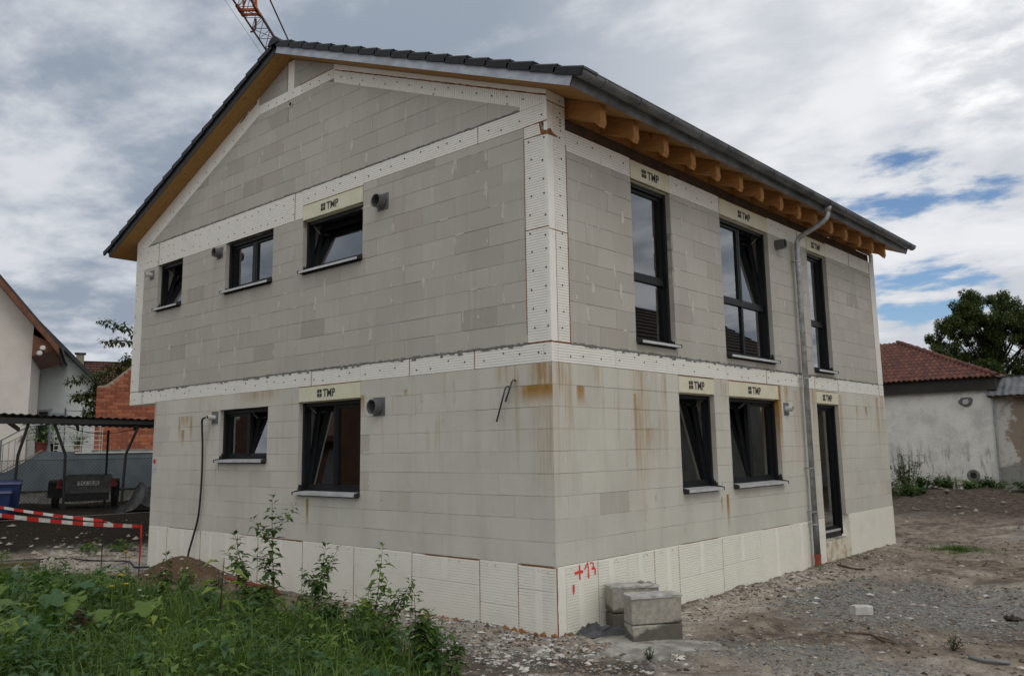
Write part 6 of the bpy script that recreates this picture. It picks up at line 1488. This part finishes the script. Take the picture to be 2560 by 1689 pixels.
flower(-3.48, -3.19, .0, 'tall weed with yellow flower heads in the left grass', M_yel, 'flower', 3, 1); flower(-4.23, -2.55, -.14, 'tall weed with white seed heads right of the yellow one', M_cream, 'flower', 3, 2); flower(-6.6, -1.75, -.1, 'thin pale sprig by the left end of the plinth', M_yel, 'flower', 3, 3)
# squash plants with big lobed leaves: each leaf a part
def lobed(mt, seed):
    q = random.Random(seed); mb = MB(); N = 20; mb.v = [(0, 0, 0)]
    for k, rr_ in enumerate((.5, 1.)):
        for i in range(N):
            a = 2*math.pi*i/N; lob = 1+.20*math.cos(a*5)+q.uniform(-.06, .06); notch = .45 if abs(a-math.pi) < .2 else 1
            r_ = rr_*lob*(notch if k else 1); mb.v.append((math.cos(a)*r_, math.sin(a)*r_, .16*rr_*math.sin(a*2.5+seed)*rr_+.10*rr_**2*q.uniform(-1, 1)-.22*rr_**2))
    mb.f = [(0, 1+i, 1+(i+1) % N) for i in range(N)]+[(1+i, 1+N+i, 1+N+(i+1) % N, 1+(i+1) % N) for i in range(N)]; mb.mi = [0]*len(mb.f)
    return mb.mesh('leaf', mt, smooth=True)
LM = [lobed(mt, k) for k, mt in enumerate((M_leafb, M_leaf, M_leafb, M_leafd))]; LMY = lobed(M_leafy, 9)
for i, (x, y, n_, R_, lab, sc) in enumerate(((-3.35, -4.25, 14, .5, 'big-leaved squash plant in the lower left corner', .13), (-4.7, -3.5, 18, .7, 'squash plant with broad lobed leaves left of the amaranth', .12), (-6.5, -3.35, 14, .7, 'squash plant farthest left along the grass edge', .12), (-3.6, -3.75, 12, .5, 'low squash leaves beside the amaranth', .11), (-2.9, -3.4, 6, .35, 'large pointed leaves between the amaranth and the flowers', .12), (-5.5, -2.9, 14, .7, 'pale squash leaves near the feathery weed', .11), (-4.0, -4.2, 16, .6, 'dark squash leaves low at the left edge', .13))):
    e = thing('squash_plant', lab, 'squash plant', gp(x, y), 'squash plants in the left corner'); q = random.Random(300+i); sm = MB()
    for k in range(n_):
        a = q.uniform(0, 6.28); r_ = R_*q.random()**.6; b_ = gp(x+math.cos(a)*r_*.4, y+math.sin(a)*r_*.4); t_ = gp(x+math.cos(a)*r_, y+math.sin(a)*r_, q.uniform(.18, .52)); sm.tube([b_, b_.lerp(t_, .6)+Vector((0, 0, .05)), t_], [.008, .007, .005], 5)
        o = bpy.data.objects.new('leaf', LMY if (q.random() < .07) else q.choice(LM)); COL.objects.link(o); s_ = sc*q.uniform(.7, 1.35)
        o.matrix_basis = Matrix.Translation(t_) @ Matrix.Rotation(q.uniform(0, 6.28), 4, 'Z') @ Matrix.Rotation(q.uniform(-.5, .5), 4, 'X') @ Matrix.Rotation(q.uniform(-.2, .6), 4, 'Y') @ Matrix.Scale(s_, 4); set_parent(o, e)
    sm.build('stalks', M_stemg, e)
# small weeds on the open soil
for i, (x, y, h_, mt, lab) in enumerate(((3.37, 2.07, .17, M_leafbr, 'rusty red and yellow dying weed at lower right'), (1.23, -.12, .13, M_leafd, 'tiny seedling growing in front of the concrete pad'), (3.0, 1.9, .05, M_leaf, 'tiny green weed tuft left of the conduit piece'), (4.05, 4.3, .16, M_leaf, 'yellow-green weed at the right edge of the gravel'), (2.45, 2.35, .05, M_leaf, 'tiny weed behind the forked stick'))):
    e = thing('small_weed', lab, 'weed', gp(x, y), 'small weeds on the soil'); sm = MB(); lf = MB(); q = random.Random(400+i)
    for k in range(9):
        a = q.uniform(0, 6.28); b_ = gp(x, y, -.01); t_ = b_+Vector((math.cos(a)*h_*.7*q.random(), math.sin(a)*h_*.7*q.random(), h_*q.uniform(.5, 1))); sm.tube([b_, t_], .003, 4, False)
        for j in range(6): a2 = q.uniform(0, 6.28); add_leaf(lf, b_.lerp(t_, q.uniform(.3, 1)), (math.cos(a2), math.sin(a2), q.uniform(-.2, .6)), h_*.28, h_*.15, .3)
    sm.build('stems', M_stem, e); lf.build('leaves', mt, e)
for i, (l, d, z, lab) in enumerate(((.1, 20.6, 0, 'low green weed clump at the foot of the dark bank'), (.75, 20.8, 0, 'larger leafy weed right of the clump on the dark bank'), (-1.6, 19.6, 0, 'small weed at the left edge before the bank'))):
    w_ = Lw(l, d); e = thing('bank_weed', lab, 'weed', gp(w_.x, w_.y), 'weeds on the dark bank'); sm = MB(); lf = MB(); q = random.Random(430+i)
    for k in range(16):
        a = q.uniform(0, 6.28); b_ = gp(w_.x+q.uniform(-.25, .25), w_.y+q.uniform(-.25, .25), -.01); t_ = b_+Vector((math.cos(a)*.1, math.sin(a)*.1, q.uniform(.08, .26))); sm.tube([b_, t_], .004, 4, False)
        for j in range(5): a2 = q.uniform(0, 6.28); add_leaf(lf, b_.lerp(t_, q.uniform(.4, 1)), (math.cos(a2), math.sin(a2), q.uniform(-.2, .6)), .13, .06, .3)
    sm.build('stems', M_stemg, e); lf.build('leaves', M_leaf, e)

# ------------------------------------------------------------------ houses beside the camera's field, seen as reflections in the panes
e = thing('tiled_barn', 'long pale barn with low red tiled roof mirrored in the side windows', 'barn', (10, 18, -.5))
mb = MB(); mb.box(6.6, 14, 12.0, 24.0, -.8, 4.0); mb.build('wall', simple('render_drab', (.30, .29, .24), (.22, .21, .175), 2), e)
mb = MB()
for r in range(12):
    for sg in (-1, 1):
        x0, x1 = 10.3+sg*(4.1-r*.3417), 10.3+sg*(4.1-(r+1)*.3417); z0, z1 = 3.85+r*.2, 3.85+(r+1)*.2
        mb.hexa([(x0, 11.7, z0), (x0, 24.3, z0), (x1, 24.3, z1), (x1, 11.7, z1), (x0, 11.7, z0+.07), (x0, 24.3, z0+.07), (x1, 24.3, z1+.02), (x1, 11.7, z1+.02)])
mb.prism([(6.6, 3.99), (14.0, 3.99), (10.3, 6.15)], FG, 12.0, 23.9); mb.build('roof', simple('old_brown_tile', (.060, .030, .020), (.035, .02, .015), 4), e)
e = thing('beige_house', 'beige house with dark gable roof mirrored in the gable windows', 'house', (-20, -13, -.5))
mb = MB(); mb.box(-27, -15, -19, -9, -.8, 4.3); mb.prism([(-19, 4.29), (-9, 4.29), (-14, 7.0)], lambda y_, z_, x_: (x_, y_, z_), -27, -15); mb.build('wall', simple('render_rust', (.20, .10, .065), (.14, .07, .045), 2), e)
mb = MB()
for a, b2 in ((-14, -8.4), (-14, -19.6)): mb.hexa([(-27.5, a, 7.02), (-27.5, b2, 3.98), (-14.5, b2, 3.98), (-14.5, a, 7.02), (-27.5, a, 7.2), (-27.5, b2, 4.16), (-14.5, b2, 4.16), (-14.5, a, 7.2)])
mb.build('roof', M_ctile, e)
for (y_, z_) in ((-10.8, .5), (-13.5, .5), (-16.5, .5), (-10.8, 2.6), (-13.5, 2.6), (-16.5, 2.6)):
    mb = MB(); mb.box(-15.03, -14.96, y_-.6, y_+.6, z_, z_+1.4); w_ = mb.build('window', M_brown, e)
    mb = MB(); mb.box(-14.955, -14.95, y_-.5, y_+.5, z_+.1, z_+1.3); mb.build('pane', simple('pane_grey', (.20, .22, .24), rough=.1), w_)
for (x_, z_) in ((-17, .5), (-20, .5), (-24, .5), (-17, 2.6), (-20, 2.6), (-24, 2.6)):
    mb = MB(); mb.box(x_-.6, x_+.6, -9.03, -8.96, z_, z_+1.4); w_ = mb.build('window', M_brown, e)
    mb = MB(); mb.box(x_-.5, x_+.5, -8.955, -8.95, z_+.1, z_+1.3); mb.build('pane', simple('pane_grey', (.20, .22, .24), rough=.1), w_)
